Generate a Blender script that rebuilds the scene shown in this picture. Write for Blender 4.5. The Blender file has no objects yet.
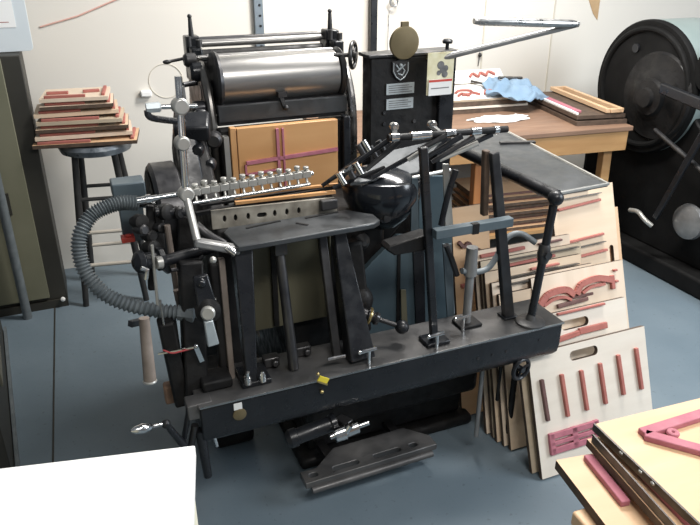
import bpy, bmesh, math, random
from mathutils import Vector, Matrix
random.seed(7)
V = Vector
C = bpy.context.scene.collection
R = math.radians

# ------------------------------------------------------------------ survey of the place
H, PT, F = 1.6, R(25), 687.0            # eye height, pitch down, focal length in pixels


def ray(u, v):
    x = (u - 350) / F; y = (262.5 - v) / F
    return V((x, math.cos(PT) + y * math.sin(PT), -math.sin(PT) + y * math.cos(PT)))


def G(u, v, z):                          # point at height z
    r = ray(u, v); t = (z - H) / r.z
    return V((r.x * t, r.y * t, z))


def GY(u, v, y):                         # point on a plane facing the eye at distance y
    r = ray(u, v); t = y / r.y
    return V((r.x * t, y, H + r.z * t))


O = V((-0.382, 1.427, 0)); A = 0.394163
E1 = V((math.cos(A), math.sin(A), 0)); E2 = V((-math.sin(A), math.cos(A), 0))


def loc(p, o=O):
    d = V((p.x - o.x, p.y - o.y, 0)); return V((d.dot(E1), d.dot(E2), p.z))


def lz(u, v, z, o=O): return loc(G(u, v, z), o)


def lb(u, v, b, o=O):
    r = ray(u, v); t = (b + E2.dot(o)) / r.dot(E2)
    return loc(V((r.x * t, r.y * t, H + r.z * t)), o)


def la(u, v, a, o=O):
    r = ray(u, v); t = (a + E1.dot(o)) / r.dot(E1)
    return loc(V((r.x * t, r.y * t, H + r.z * t)), o)


# ------------------------------------------------------------------ materials
def mat(name, c1, c2=None, rough=.5, metal=0., scale=8., bump=0., bscale=60., r2=None, detail=6, spec=.5, stretch=None, coat=0., sharp=.25):
    m = bpy.data.materials.new(name); m.use_nodes = True
    nt = m.node_tree; n = nt.nodes; l = nt.links
    p = n['Principled BSDF']
    p.inputs['Metallic'].default_value = metal
    p.inputs['Roughness'].default_value = rough
    p.inputs['Specular IOR Level'].default_value = spec
    p.inputs['Coat Weight'].default_value = coat
    tc = n.new('ShaderNodeTexCoord'); mp = n.new('ShaderNodeMapping')
    l.new(tc.outputs['Object'], mp.inputs['Vector'])
    if stretch: mp.inputs['Scale'].default_value = stretch
    ns = n.new('ShaderNodeTexNoise'); ns.inputs['Scale'].default_value = scale; ns.inputs['Detail'].default_value = detail
    l.new(mp.outputs[0], ns.inputs['Vector'])
    rp = n.new('ShaderNodeValToRGB')
    c2 = c2 or tuple(min(1, c * 1.25) for c in c1)
    rp.color_ramp.elements[0].position = .5 - sharp; rp.color_ramp.elements[1].position = .5 + sharp
    rp.color_ramp.elements[0].color = (*c1, 1); rp.color_ramp.elements[1].color = (*c2, 1)
    l.new(ns.outputs['Fac'], rp.inputs[0]); l.new(rp.outputs[0], p.inputs['Base Color'])
    if r2 is not None:
        mr = n.new('ShaderNodeMapRange'); mr.inputs['From Min'].default_value = .35; mr.inputs['From Max'].default_value = .65
        mr.inputs['To Min'].default_value = rough; mr.inputs['To Max'].default_value = r2
        n3 = n.new('ShaderNodeTexNoise'); n3.inputs['Scale'].default_value = scale * 2.3; n3.inputs['Detail'].default_value = 5
        l.new(mp.outputs[0], n3.inputs['Vector'])
        l.new(n3.outputs['Fac'], mr.inputs['Value']); l.new(mr.outputs[0], p.inputs['Roughness'])
    if bump:
        n2 = n.new('ShaderNodeTexNoise'); n2.inputs['Scale'].default_value = bscale; n2.inputs['Detail'].default_value = 4
        l.new(mp.outputs[0], n2.inputs['Vector'])
        b = n.new('ShaderNodeBump'); b.inputs['Strength'].default_value = bump; b.inputs['Distance'].default_value = .004
        l.new(n2.outputs['Fac'], b.inputs['Height']); l.new(b.outputs[0], p.inputs['Normal'])
    return m


M = {}
M['black'] = mat('black enamel', (.007, .008, .010), (.016, .017, .020), .22, 0, 9, .3, 25, .45, spec=.42)
M['blackmatte'] = mat('greasy black iron', (.005, .005, .006), (.016, .015, .014), .38, 0, 12, .5, 40, .75, spec=.28)
M['gloss'] = mat('gloss black housing', (.008, .010, .013), (.014, .016, .020), .13, 0, 6, .15, 18, .25, spec=.6)
M['darksteel'] = mat('oiled dark steel', (.03, .031, .036), (.095, .092, .09), .28, .75, 10, .25, 30, .55)
M['table_steel'] = mat('worn blued steel', (.045, .049, .053), (.09, .095, .098), .3, .6, 9, .1, 60, .55)
M['steel'] = mat('machined steel', (.36, .36, .36), (.55, .54, .52), .22, 1, 14, .1, 80, .42)
M['drum'] = mat('ink drum steel', (.30, .29, .28), (.40, .39, .375), .34, .85, 5, 0, 10, .3, stretch=(1, 8, 8))
M['chrome'] = mat('chrome', (.62, .62, .62), (.75, .75, .74), .1, 1, 20, 0, 10, .25)
M['pale_metal'] = mat('pale aluminium', (.36, .355, .33), (.52, .51, .475), .34, .55, 18)
M['bluegrey'] = mat('blue grey paint', (.055, .078, .092), (.095, .122, .138), .42, .05, 7, .1, 60, .6)
M['blueplate'] = mat('blue steel sheet', (.055, .088, .108), (.10, .14, .16), .35, .25, 5, .1, 30, .55)
M['khaki_guard'] = mat('olive guard sheet', (.095, .088, .055), (.14, .13, .085), .5, .1, 5, .1, 40, .65, stretch=(3, 3, .6))
M['railtop'] = mat('worn rail top', (.06, .06, .062), (.17, .165, .16), .32, .6, 7, .2, 50, .6)
M['brass'] = mat('dull brass', (.12, .095, .05), (.19, .15, .08), .5, .4, 12, .1, 40)
M['goldbrass'] = mat('brass fitting', (.5, .38, .16), (.66, .52, .24), .28, .9, 20)
M['label_silver'] = mat('silver label plate', (.42, .46, .48), (.55, .60, .61), .4, .4, 30)
M['white'] = mat('white card', (.74, .74, .72), (.82, .82, .80), .6, 0, 6)
M['tagdark'] = mat('printed grey', (.08, .08, .08), (.2, .2, .2), .6, 0, 60)
M['yellow'] = mat('yellow tag', (.62, .50, .03), (.75, .62, .06), .5, 0, 20)
M['tag_yellow'] = mat('pale yellow tag', (.60, .55, .33), (.75, .72, .55), .6, 0, 40)
M['red'] = mat('red plastic', (.50, .05, .04), (.6, .08, .05), .4, 0, 20)
M['redwire'] = mat('red wire', (.42, .05, .06), (.5, .08, .08), .5, 0, 20)
M['hose'] = mat('grey conduit', (.10, .12, .13), (.17, .19, .20), .5, .1, 30, .2, 50)
M['pipe_tan'] = mat('dusty tan pipe', (.15, .12, .10), (.26, .22, .19), .6, .1, 20, .3, 50)
M['whiteled'] = M['white']
M['wall'] = mat('cream painted wall', (.70, .665, .60), (.745, .715, .65), .75, 0, 1.3, .06, 40)
M['wall_mark'] = mat('scuffed paint', (.56, .52, .43), (.62, .58, .50), .8, 0, 9)
M['tornpaper'] = mat('brown tape', (.42, .27, .14), (.52, .36, .2), .7, 0, 20)
M['ply'] = mat('birch plywood', (.60, .45, .31), (.71, .57, .42), .55, 0, 3.2, .05, 60, stretch=(1, 7, 1), detail=8)
M['ply2'] = mat('pale plywood', (.66, .53, .40), (.75, .63, .50), .55, 0, 2.6, .05, 60, stretch=(7, 1, 1), detail=8)
M['plytan'] = mat('tan plywood', (.58, .37, .21), (.69, .48, .30), .5, 0, 2.6, .05, 60, stretch=(1, 6, 1), detail=8)
M['plywhite'] = mat('whitewashed plywood', (.66, .59, .50), (.76, .70, .61), .6, 0, 3, .05, 60, stretch=(1, 6, 1))
M['plygrey'] = mat('dusty grey plywood', (.45, .36, .25), (.57, .48, .36), .65, 0, 4, .05, 60, stretch=(1, 6, 1))
M['edge'] = mat('burnt plywood edge', (.05, .032, .022), (.12, .08, .055), .7, 0, 30)
M['rubber'] = mat('salmon ejection rubber', (.33, .105, .085), (.43, .155, .125), .75, 0, 25, .3, 90)
M['rubber_pink'] = mat('raspberry ejection rubber', (.36, .11, .15), (.46, .17, .205), .7, 0, 25, .3, 90)
M['rubber_dark'] = mat('brown rubber', (.10, .05, .045), (.17, .09, .08), .75, 0, 25)
M['rule'] = mat('cutting rule steel', (.06, .055, .05), (.13, .12, .11), .4, .6, 40)
M['bedwood'] = mat('amber die wood', (.50, .255, .10), (.60, .335, .15), .42, 0, 2.2, .05, 60, stretch=(1, 1, 5), detail=8)
M['oak'] = mat('worn oak table', (.36, .19, .075), (.50, .30, .13), .5, 0, 3, .1, 40, stretch=(1, 8, 8))
M['oaktop'] = mat('dark worn tabletop', (.17, .10, .065), (.28, .17, .11), .5, 0, 3, .1, 40, .7, stretch=(1, 6, 6))
M['orange_wood'] = mat('orange stained leg', (.30, .105, .03), (.40, .17, .055), .5, 0, 5, stretch=(6, 6, 1))
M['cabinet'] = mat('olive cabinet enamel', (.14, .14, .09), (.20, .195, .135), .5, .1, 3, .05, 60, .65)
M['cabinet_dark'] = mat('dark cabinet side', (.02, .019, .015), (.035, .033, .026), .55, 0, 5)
M['locker'] = mat('grey olive locker', (.15, .145, .105), (.20, .19, .145), .6, 0, 4)
M['stool_black'] = mat('stool black paint', (.014, .014, .015), (.04, .038, .036), .4, 0, 12, .1, 40, .6)
M['ducttape'] = mat('silver duct tape', (.14, .16, .18), (.38, .41, .44), .25, .5, 11, .8, 25, .45, sharp=.12)
M['rung'] = mat('worn rung wood', (.40, .36, .30), (.55, .50, .43), .6, 0, 12)
M['cloth'] = mat('blue shop cloth', (.16, .25, .35), (.24, .34, .45), .85, 0, 9, .6, 60)
M['galv'] = mat('galvanised strut', (.20, .25, .29), (.32, .37, .41), .4, .6, 14)
M['machine_rim'] = mat('grey green enamel', (.20, .25, .24), (.27, .32, .31), .4, .05, 5)
M['soot'] = mat('sooty black casting', (.004, .004, .004), (.011, .011, .011), .5, 0, 5, .5, 18, .75, spec=.14)
M['laminate'] = mat('white laminate', (.86, .86, .84), (.90, .90, .88), .45, 0, 2)
M['plastic_pale'] = mat('pale plastic', (.60, .66, .69), (.68, .73, .75), .4, 0, 5)
M['salmon'] = mat('salmon string', (.62, .36, .30), (.70, .44, .37), .8, 0, 20)
M['levergrey'] = mat('grey lever steel', (.17, .17, .17), (.28, .28, .275), .32, .35, 20)
M['frame_worn'] = mat('worn frame edge', (.09, .085, .08), (.30, .29, .27), .32, .7, 12)
M['dirtycream'] = mat('grimy cream enamel', (.17, .15, .12), (.40, .37, .31), .45, .1, 16, .2, 50, .6, sharp=.14)
M['cream'] = mat('cream desk side', (.62, .60, .46), (.70, .68, .55), .6, 0, 4)


# floor: blue-grey painted concrete with scuffs and grit
def floor_mat():
    m = mat('blue grey painted floor', (.115, .155, .185), (.15, .192, .222), .42, 0, 2.2, .12, 45, .62)
    nt = m.node_tree; n = nt.nodes; l = nt.links; p = n['Principled BSDF']
    base = p.inputs['Base Color'].links[0].from_socket
    tc = n.new('ShaderNodeTexCoord')
    vo = n.new('ShaderNodeTexNoise'); vo.inputs['Scale'].default_value = 55; vo.inputs['Detail'].default_value = 3
    l.new(tc.outputs['Object'], vo.inputs['Vector'])
    r = n.new('ShaderNodeValToRGB'); r.color_ramp.elements[0].position = .27; r.color_ramp.elements[1].position = .36
    r.color_ramp.elements[0].color = (.55, .55, .55, 1); r.color_ramp.elements[1].color = (1, 1, 1, 1)
    l.new(vo.outputs['Fac'], r.inputs[0])
    mx = n.new('ShaderNodeMix'); mx.data_type = 'RGBA'; mx.blend_type = 'MULTIPLY'; mx.inputs[0].default_value = .6
    l.new(base, mx.inputs[6]); l.new(r.outputs[0], mx.inputs[7])
    l.new(mx.outputs[2], p.inputs['Base Color'])
    return m


M['floor'] = floor_mat()


# ------------------------------------------------------------------ mesh building
def basis(d):
    d = d.normalized()
    h = V((0, 0, 1)) if abs(d.z) < .9 else V((1, 0, 0))
    x = h.cross(d).normalized(); y = d.cross(x)
    return x, y, d


class MB:
    def __init__(s): s.v = []; s.f = []; s.mi = []

    def _add(s, vs, fs, mi=0):
        k = len(s.v); s.v += [V(p) for p in vs]; s.f += [[i + k for i in f] for f in fs]; s.mi += [mi] * len(fs); return s

    def box(s, lo, hi, mi=0):
        x0, y0, z0 = lo; x1, y1, z1 = hi
        x0, x1 = min(x0, x1), max(x0, x1); y0, y1 = min(y0, y1), max(y0, y1); z0, z1 = min(z0, z1), max(z0, z1)
        vs = [(x0, y0, z0), (x1, y0, z0), (x1, y1, z0), (x0, y1, z0), (x0, y0, z1), (x1, y0, z1), (x1, y1, z1), (x0, y1, z1)]
        return s._add(vs, [[0, 3, 2, 1], [4, 5, 6, 7], [0, 1, 5, 4], [1, 2, 6, 5], [2, 3, 7, 6], [3, 0, 4, 7]], mi)

    def loft(s, quad0, quad1, mi=0):      # between two same-length loops
        n = len(quad0)
        vs = list(quad0) + list(quad1)
        fs = [list(range(n))[::-1], list(range(n, 2 * n))] + [[i, (i + 1) % n, (i + 1) % n + n, i + n] for i in range(n)]
        return s._add(vs, fs, mi)

    def bar(s, p, q, w, h, w2=None, h2=None, up=None, mi=0):   # rectangular beam
        p, q = V(p), V(q); d = (q - p).normalized()
        u = V(up) if up else (V((0, 0, 1)) if abs(d.z) < .9 else V((0, 1, 0)))
        x = d.cross(u).normalized(); y = x.cross(d)
        w2 = w if w2 is None else w2; h2 = h if h2 is None else h2
        a = [p + x * (i * w / 2) + y * (j * h / 2) for i, j in ((-1, -1), (1, -1), (1, 1), (-1, 1))]
        b = [q + x * (i * w2 / 2) + y * (j * h2 / 2) for i, j in ((-1, -1), (1, -1), (1, 1), (-1, 1))]
        return s.loft(a, b, mi)

    def tube(s, pts, r, n=12, caps=True, mi=0):
        pts = [V(p) for p in pts]; rs = r if isinstance(r, (list, tuple)) else [r] * len(pts)
        vs = []; fs = []; px = None
        for i, p in enumerate(pts):
            d = (pts[min(i + 1, len(pts) - 1)] - pts[max(i - 1, 0)])
            if d.length < 1e-9: d = pts[-1] - pts[0]
            d.normalize()
            if px is None: px, _, _ = basis(d)
            px = (px - d * px.dot(d)).normalized(); py = d.cross(px)
            for k in range(n):
                t = 2 * math.pi * k / n; vs.append(p + (px * math.cos(t) + py * math.sin(t)) * rs[i])
        for i in range(len(pts) - 1):
            for k in range(n):
                a = i * n + k; b = i * n + (k + 1) % n; fs.append([a, b, b + n, a + n])
        if caps: fs.append(list(range(n))[::-1]); fs.append([(len(pts) - 1) * n + k for k in range(n)])
        return s._add(vs, fs, mi)

    def cyl(s, p, q, r, r2=None, n=20, mi=0): return s.tube([p, q], [r, r if r2 is None else r2], n, mi=mi)

    def lathe(s, p, d, prof, n=24, mi=0):     # prof: (distance along d, radius)
        x, y, d = basis(V(d)); p = V(p); vs = []; fs = []
        for t, r in prof:
            for k in range(n):
                a = 2 * math.pi * k / n; vs.append(p + d * t + (x * math.cos(a) + y * math.sin(a)) * max(r, 1e-4))
        m = len(prof)
        for i in range(m - 1):
            for k in range(n):
                a = i * n + k; b = i * n + (k + 1) % n; fs.append([a, b, b + n, a + n])
        fs.append(list(range(n))[::-1]); fs.append([(m - 1) * n + k for k in range(n)])
        return s._add(vs, fs, mi)

    def torus(s, c, d, R_, r, n=28, m=10, mi=0):
        x, y, d = basis(V(d)); c = V(c); vs = []; fs = []
        for i in range(n):
            a = 2 * math.pi * i / n; e = x * math.cos(a) + y * math.sin(a)
            for j in range(m):
                t = 2 * math.pi * j / m; vs.append(c + e * (R_ + r * math.cos(t)) + d * (r * math.sin(t)))
        for i in range(n):
            for j in range(m):
                fs.append([i * m + j, ((i + 1) % n) * m + j, ((i + 1) % n) * m + (j + 1) % m, i * m + (j + 1) % m])
        return s._add(vs, fs, mi)

    def ball(s, c, r, sc=(1, 1, 1), n=16, mi=0):
        c = V(c); vs = []; fs = []; m = n // 2
        for i in range(m + 1):
            t = math.pi * i / m
            for k in range(n):
                a = 2 * math.pi * k / n
                vs.append(c + V((r * sc[0] * (math.sin(t) + 1e-4) * math.cos(a), r * sc[1] * (math.sin(t) + 1e-4) * math.sin(a), r * sc[2] * math.cos(t))))
        for i in range(m):
            for k in range(n):
                a = i * n + k; b = i * n + (k + 1) % n; fs.append([a, a + n, b + n, b])
        return s._add(vs, fs, mi)

    def prism(s, poly, o, X, Y, t, holes=(), mi=0):   # polygon in plane o + x X + y Y, thickness vector t
        o, X, Y, t = V(o), V(X), V(Y), V(t)
        bm = bmesh.new(); es = []
        for lp in [poly] + list(holes):
            vv = [bm.verts.new(o + X * a + Y * b) for a, b in lp]
            es += [bm.edges.new((vv[i], vv[(i + 1) % len(vv)])) for i in range(len(vv))]
        bmesh.ops.triangle_fill(bm, edges=es, use_beauty=True)
        r = bmesh.ops.extrude_face_region(bm, geom=bm.faces[:])
        bmesh.ops.translate(bm, vec=t, verts=[g for g in r['geom'] if isinstance(g, bmesh.types.BMVert)])
        bm.verts.index_update()
        s._add([v.co.copy() for v in bm.verts], [[v.index for v in f.verts] for f in bm.faces], mi)
        bm.free(); return s

    def build(s, name, mats, parent=None, bevel=0, ang=35, mtx=None):
        me = bpy.data.meshes.new(name); me.from_pydata([tuple(v) for v in s.v], [], s.f)
        for m in (mats if isinstance(mats, (list, tuple)) else [mats]): me.materials.append(M[m])
        for p, i in zip(me.polygons, s.mi): p.material_index = i
        bm = bmesh.new(); bm.from_mesh(me); bmesh.ops.recalc_face_normals(bm, faces=bm.faces[:]); bm.to_mesh(me); bm.free()
        me.shade_smooth(); me.set_sharp_from_angle(angle=R(ang))
        o = bpy.data.objects.new(name, me); C.objects.link(o)
        if mtx is not None: o.matrix_world = mtx
        if parent: o.parent = parent
        if bevel:
            b = o.modifiers.new('bevel', 'BEVEL'); b.width = bevel; b.segments = 2; b.limit_method = 'ANGLE'; b.angle_limit = R(40)
        return o


def tag(o, label, cat, group=None, kind=None):
    if label: o['label'] = label
    if cat: o['category'] = cat
    if group: o['group'] = group
    if kind: o['kind'] = kind
    return o


def empty(name, mtx, label=None, cat=None, group=None):
    o = bpy.data.objects.new(name, None); C.objects.link(o); o.empty_display_size = .05
    o.matrix_world = mtx; return tag(o, label, cat, group)


def frame(o, X, Y):
    X = V(X).normalized(); Z = X.cross(V(Y)).normalized(); Y = Z.cross(X)
    m = Matrix((X, Y, Z)).transposed().to_4x4(); m.translation = V(o); return m


def bez(pts, n=10):                       # Catmull-Rom through points
    pts = [V(p) for p in pts]; P = [pts[0] * 2 - pts[1]] + pts + [pts[-1] * 2 - pts[-2]]; out = []
    for i in range(1, len(P) - 2):
        for k in range(n):
            t = k / n; a, b, c, d = P[i - 1], P[i], P[i + 1], P[i + 2]
            out.append(.5 * ((2 * b) + (c - a) * t + (2 * a - 5 * b + 4 * c - d) * t * t + (3 * b - a - 3 * c + d) * t ** 3))
    return out + [pts[-1]]


def rrect(x0, y0, x1, y1, r, n=4):
    pts = []
    for cx, cy, a0 in ((x1 - r, y1 - r, 0), (x0 + r, y1 - r, 90), (x0 + r, y0 + r, 180), (x1 - r, y0 + r, 270)):
        for k in range(n + 1):
            a = R(a0 + 90 * k / n); pts.append((cx + r * math.cos(a), cy + r * math.sin(a)))
    return pts


XA, YA, ZA = V((1, 0, 0)), V((0, 1, 0)), V((0, 0, 1))

# ------------------------------------------------------------------ room
WS = .36; WA = math.atan(WS)
WX = V((math.cos(WA), math.sin(WA), 0)); WN = V((-math.sin(WA), math.cos(WA), 0))
W0 = V((-1.2, 3.47, 0))


def wallpt(u, v, off=0.):                 # point where the sight line meets the wall
    r = ray(u, v); o = W0 - WN * off
    t = WN.dot(o) / WN.dot(r); return V((r.x * t, r.y * t, H + r.z * t))


f = MB(); f.box((-3.2, -.6, -.06), (4.6, 5.4, 0)); tag(f.build('floor', 'floor'), None, None, kind='structure')
w = MB().box((-2.1, 0, 0), (6.0, .1, 3.0))
tag(w.build('wall_back', 'wall', mtx=frame(W0, WX, WN)), None, None, kind='structure')
# vertical seams of the wall panels, flush battens
for i, u in enumerate((483, 551)):
    p = wallpt(u, 40); p.z = 0
    s = MB(); s.box((-.004, -.004, .0), (.004, .001, 3.0))
    o = s.build('trim_%d' % (i + 1), 'wall_mark', mtx=frame(p, WX, WN)); tag(o, None, None, kind='structure')
s = MB(); pa, pb = G(55, 302, 0), G(53, 470, 0); s.bar(pa + ZA * .001, pb + ZA * .001, .006, .003)
tag(s.build('trim_3', 'cabinet_dark'), None, None, kind='structure')


def flat_on_wall(name, uvs, m, t, label, cat, off=.0):
    o = wallpt(*uvs[0]); mt = frame(o, WX, ZA)
    inv = mt.inverted(); poly = [(q.x, q.y) for q in (inv @ wallpt(u, v) for u, v in uvs)]
    b = MB(); b.prism(poly, (0, 0, off), XA, YA, (0, 0, t)); return tag(b.build(name, m, mtx=mt), label, cat)


# string, stain, brown tape, white hook
b = MB(); b.tube([wallpt(40, 27, .004), wallpt(78, 16, .004), wallpt(122, -3, .004)], .004, 6)
tag(b.build('string', 'salmon'), 'thin salmon red string stretched diagonally across the wall above the stool', 'cord')
cc = wallpt(166, 81, .002); b = MB(); b.torus(cc, WN, .085, .0016, 36, 6)  # circular wall stain, built as a thin raised ring
tag(b.build('ring_stain', 'wall_mark'), 'faint beige ring stain on the wall left of the press', 'ring')
flat_on_wall('tape_strip', [(588, -2), (600, -2), (597, 20), (593, 14)], 'tornpaper', .003, 'torn strip of brown tape on the wall at the top edge', 'tape', .001)
b = MB(); p = wallpt(146, 93, 0); b.box((-.028, -.014, 0), (.026, .016, .035))
tag(b.build('wall_hook', 'laminate', bevel=.006, mtx=frame(p, WX, ZA)), 'small white plastic hook on the wall beside the ring stain', 'hook')
b = MB(); b.tube([wallpt(478, 66, .004), wallpt(480, 52, .02)], .003, 6)
b.ball(wallpt(480, 55, .01), .012)
tag(b.build('wall_screw', 'darksteel'), 'small dark screw in the wall above the work table', 'screw')

# perforated strut on the wall
rt = empty('perforated_strut', frame(V((wallpt(258, 20).x, wallpt(258, 20).y, .9)), WX, WN), 'grey galvanised strut with round holes, upright on the wall above the press', 'strut')
b = MB(); hw = .022
holes = [[(0.004 + .007 * math.cos(t * math.pi / 4), .06 + k * .05 + .007 * math.sin(t * math.pi / 4)) for t in range(8)] for k in range(34)]
b.prism([(-hw, 0), (hw, 0), (hw, 1.8), (-hw, 1.8)], (0, -.032, 0), XA, ZA, (0, .003, 0), holes)
b.build('strut_face', 'galv', rt)
b = MB(); b.box((-hw, -.030, 0), (-hw + .003, -.001, 1.8)); b.box((hw - .003, -.030, 0), (hw, -.001, 1.8)); b.build('strut_flange', 'galv', rt)
# black pole beside it
p = wallpt(373, 20, .03); b = MB(); b.box((-.019, -.019, 0.0), (.019, .019, 3.0))
tag(b.build('wall_pole', 'black', bevel=.003, mtx=frame(V((p.x, p.y, 0)), WX, WN)), 'square black upright pole running up the wall behind the nameplate panel', 'pole')
p = wallpt(394, 2, .03); b = MB(); b.torus(p, WN, .022, .006); b.tube([p + ZA * .02, p + ZA * .4], .003, 6); b.tube([wallpt(389, 12, .015), wallpt(387, 60, .015)], .002, 6)
tag(b.build('pull_ring', 'steel'), 'grey steel pull ring hanging from a cord near the black pole', 'ring')

# ------------------------------------------------------------------ die boards
GRP = 'die boards leaning in the floor stack'


def board(name, m, w, h, label, cat='die board', t=.016, base='ply', edge='edge', hole=None, strips=(), rules=(), group=None, mt=None, arcs=(), outline=None):
    rt = empty(name, m, label, cat, group or GRP)
    b = MB(); poly = outline or [(0, 0), (w, 0), (w, h), (0, h)]
    b.prism(poly, (0, 0, -t), XA, YA, (0, 0, t), [rrect(*q, min(q[2] - q[0], q[3] - q[1]) * .45) for q in (hole or [])])
    for i_, f_ in enumerate(b.f):
        zz_ = [b.v[k_].z for k_ in f_]
        if max(zz_) - min(zz_) > t * .5: b.mi[i_] = 1
    b.build('board_panel', [base, edge], rt)
    for s in strips:
        x0, y0, x1, y1, wd = s[:5]; mm = s[5] if len(s) > 5 else 'rubber'
        b = MB(); b.bar((x0, y0, .006), (x1, y1, .006), wd, .012, up=(0, 0, 1)); b.build('rubber_strip', mm, rt, bevel=.002)
    for pts, wd, mm in arcs:
        b = MB(); pp = bez([(x, y, .006) for x, y in pts], 5)
        for i in range(len(pp) - 1): b.bar(pp[i], pp[i + 1], wd, .012, up=(0, 0, 1))
        b.build('rubber_curve', mm, rt)
    for s in rules:
        b = MB(); b.bar((s[0], s[1], .008), (s[2], s[3], .008), .003, .020, up=(0, 0, 1)); b.build('cutting_rule', 'rule', rt)
    return rt


S0 = G(540, 483, 0); SX = E1; LEAN = 21


def lean_frame(x0, sh, lean=LEAN, lift=.0, roll=0.):
    l = R(lean); U = E2 * math.sin(l) + ZA * math.cos(l)
    X = SX * math.cos(R(roll)) + U * math.sin(R(roll)); Y = U * math.cos(R(roll)) - SX * math.sin(R(roll))
    return frame(S0 + SX * x0 + E2 * (sh + .018) + ZA * (lift + .007), X, Y)


# front board: handle hole, six bars, slotted rubber block
st = [(.036 + .079 * i, (.330, .330, .326, .333, .345, .352)[i], .043 + .079 * i, (.190, .185, .187, .190, .203, .204)[i], .013, 'rubber' if i else 'rubber_dark') for i in range(6)]
board('cutting_die', lean_frame(.012, -.014, 21), .482, .418, 'whitish die board with six upright red bars, frontmost in the floor stack', base='plywhite',
      hole=[(.160, .362, .275, .395)], strips=st + [(.04, .135, .235, .135, .020, 'rubber_pink'), (.04, .110, .235, .110, .014, 'rubber_pink'), (.04, .085, .235, .085, .022, 'rubber_pink'),
                                                   (.048, .146, .048, .073, .020, 'rubber_pink'), (.14, .146, .14, .073, .022, 'rubber_pink'), (.23, .146, .23, .073, .020, 'rubber_pink')])
board('cutting_die', lean_frame(-.002, .022, 21), .30, .33, 'grey edged die board close behind the front board of the floor stack', base='plygrey', t=.014)
board('cutting_die', lean_frame(.165, .055, 21), .315, .492, 'pale die board with handle slot and red line, right behind the six bar board', base='plywhite',
      hole=[(.035, .425, .15, .458)], strips=[(.0, .40, .10, .408, .018), (.10, .412, .22, .412, .022), (.02, .487, .22, .487, .008)])
board('cutting_die', lean_frame(.13, .10, 21), .395, .60, 'pale die board with two red arched rubber curves above a brown bar', base='ply2',
      arcs=[([(.02, .505), (.06, .535), (.13, .54), (.165, .515)], .022, 'rubber'), ([(.035, .50), (.075, .515), (.12, .515), (.15, .50)], .010, 'rubber'),
            ([(.175, .515), (.20, .545), (.27, .555), (.33, .54)], .022, 'rubber'), ([(.20, .515), (.24, .53), (.30, .53)], .010, 'rubber')],
      strips=[(.335, .555, .335, .505, .016), (.09, .487, .22, .492, .014, 'rubber_dark'), (.345, .57, .36, .57, .008), (.345, .53, .36, .53, .008)])
specs = [  # x0, shift, w, h, base, roll
    (.0, .145, .40, .552, 'ply', 'tan die board with short dark handle slot, just behind the board with arched curves', [(.13, .512, .22, .532)], [(.0, .49, .12, .49, .018), (.28, .49, .38, .49, .01, 'rubber_dark')], []),
    (-.01, .172, .42, .582, 'ply2', 'pale die board with a brown bar along its top, mid floor stack', None, [(.22, .560, .33, .560, .014, 'rubber_dark'), (.05, .53, .2, .53, .010)], [(.02, .57, .2, .57)]),
    (-.02, .20, .40, .610, 'ply', 'tan die board with black rule corner near its upper left, mid floor stack', None, [(.18, .592, .30, .592, .008)], [(.06, .58, .38, .58), (.06, .50, .06, .58)]),
    (-.02, .226, .42, .638, 'plygrey', 'greyish die board with a black rule and red band near its top, mid floor stack', None, [(.08, .608, .30, .612, .010)], [(.1, .628, .40, .628)]),
    (-.03, .252, .40, .665, 'ply2', 'pale die board with red and brown bars at its top, behind the greyish board', None, [(.02, .645, .20, .648, .012), (.26, .650, .36, .652, .008, 'rubber_dark')], []),
]
for x0, sh, w_, h_, bs, lbl, hole, sts, rl in specs:
    board('cutting_die', lean_frame(x0, sh, 19 - sh * 14), w_, h_, lbl, base=bs, hole=hole, strips=sts, rules=rl, t=.014)
ln = 20
board('cutting_die', lean_frame(.385, .305, ln), .29, .80, 'large tan die board with long red lines and upright handle slot, tallest in floor stack', base='ply', t=.016,
      hole=[(.247, .455, .267, .560)], strips=[(.02, .790, .17, .790, .012, 'rubber_dark'), (.02, .728, .22, .742, .010), (.02, .60, .22, .610, .010), (.10, .54, .23, .546, .010), (.235, .43, .255, .43, .010), (.235, .41, .255, .41, .010)],
      rules=[(.02, .765, .22, .768), (.06, .575, .22, .58)])
board('cutting_die', lean_frame(.385, .335, ln), .33, .69, 'tan die board showing only as a strip right of the tallest board', base='plytan', t=.014)
board('cutting_die', lean_frame(-.06, .37, 13), .15, .78, 'narrow tan die board with jagged brown rubber, behind the feed posts of the press', base='plytan', t=.014,
      arcs=[([(.02, .66), (.04, .64), (.06, .65), (.08, .61), (.10, .62), (.13, .57)], .012, 'rubber_dark')], strips=[(.02, .50, .13, .504, .014), (.02, .56, .12, .56, .01, 'rubber_dark')])

# boards stored flat on a shelf below the table (dark edges)

# ------------------------------------------------------------------ work table against the wall
TA = math.atan(.29); TX = V((math.cos(TA), math.sin(TA), 0)); TY = V((-TX.y, TX.x, 0)); T0 = G(634, 126, .76)            # front right top corner
tl = 1.55
TM = frame(V((T0.x, T0.y, 0)), TX, TY)
rt = empty('work_table', TM, 'brown wooden work table with oak apron, standing against the wall behind the press', 'table')
b = MB(); b.box((-tl, 0, .735), (0, .73, .76)); b.build('tabletop', 'oaktop', rt, bevel=.004)
b = MB(); b.box((-tl + .02, .008, .635), (-.02, .03, .734)); b.box((-tl + .02, .70, .635), (-.02, .72, .734)); b.box((-.035, .031, .635), (-.012, .699, .734)); b.box((-tl + .012, .031, .635), (-tl + .035, .699, .734)); b.build('apron', 'oak', rt, bevel=.002)
tr_ = TM.to_3x3().inverted() @ ray(480, 175); to_ = TM.inverted() @ V((0, 0, H)); LX = to_.x + tr_.x * (.045 - to_.y) / tr_.y
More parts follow.
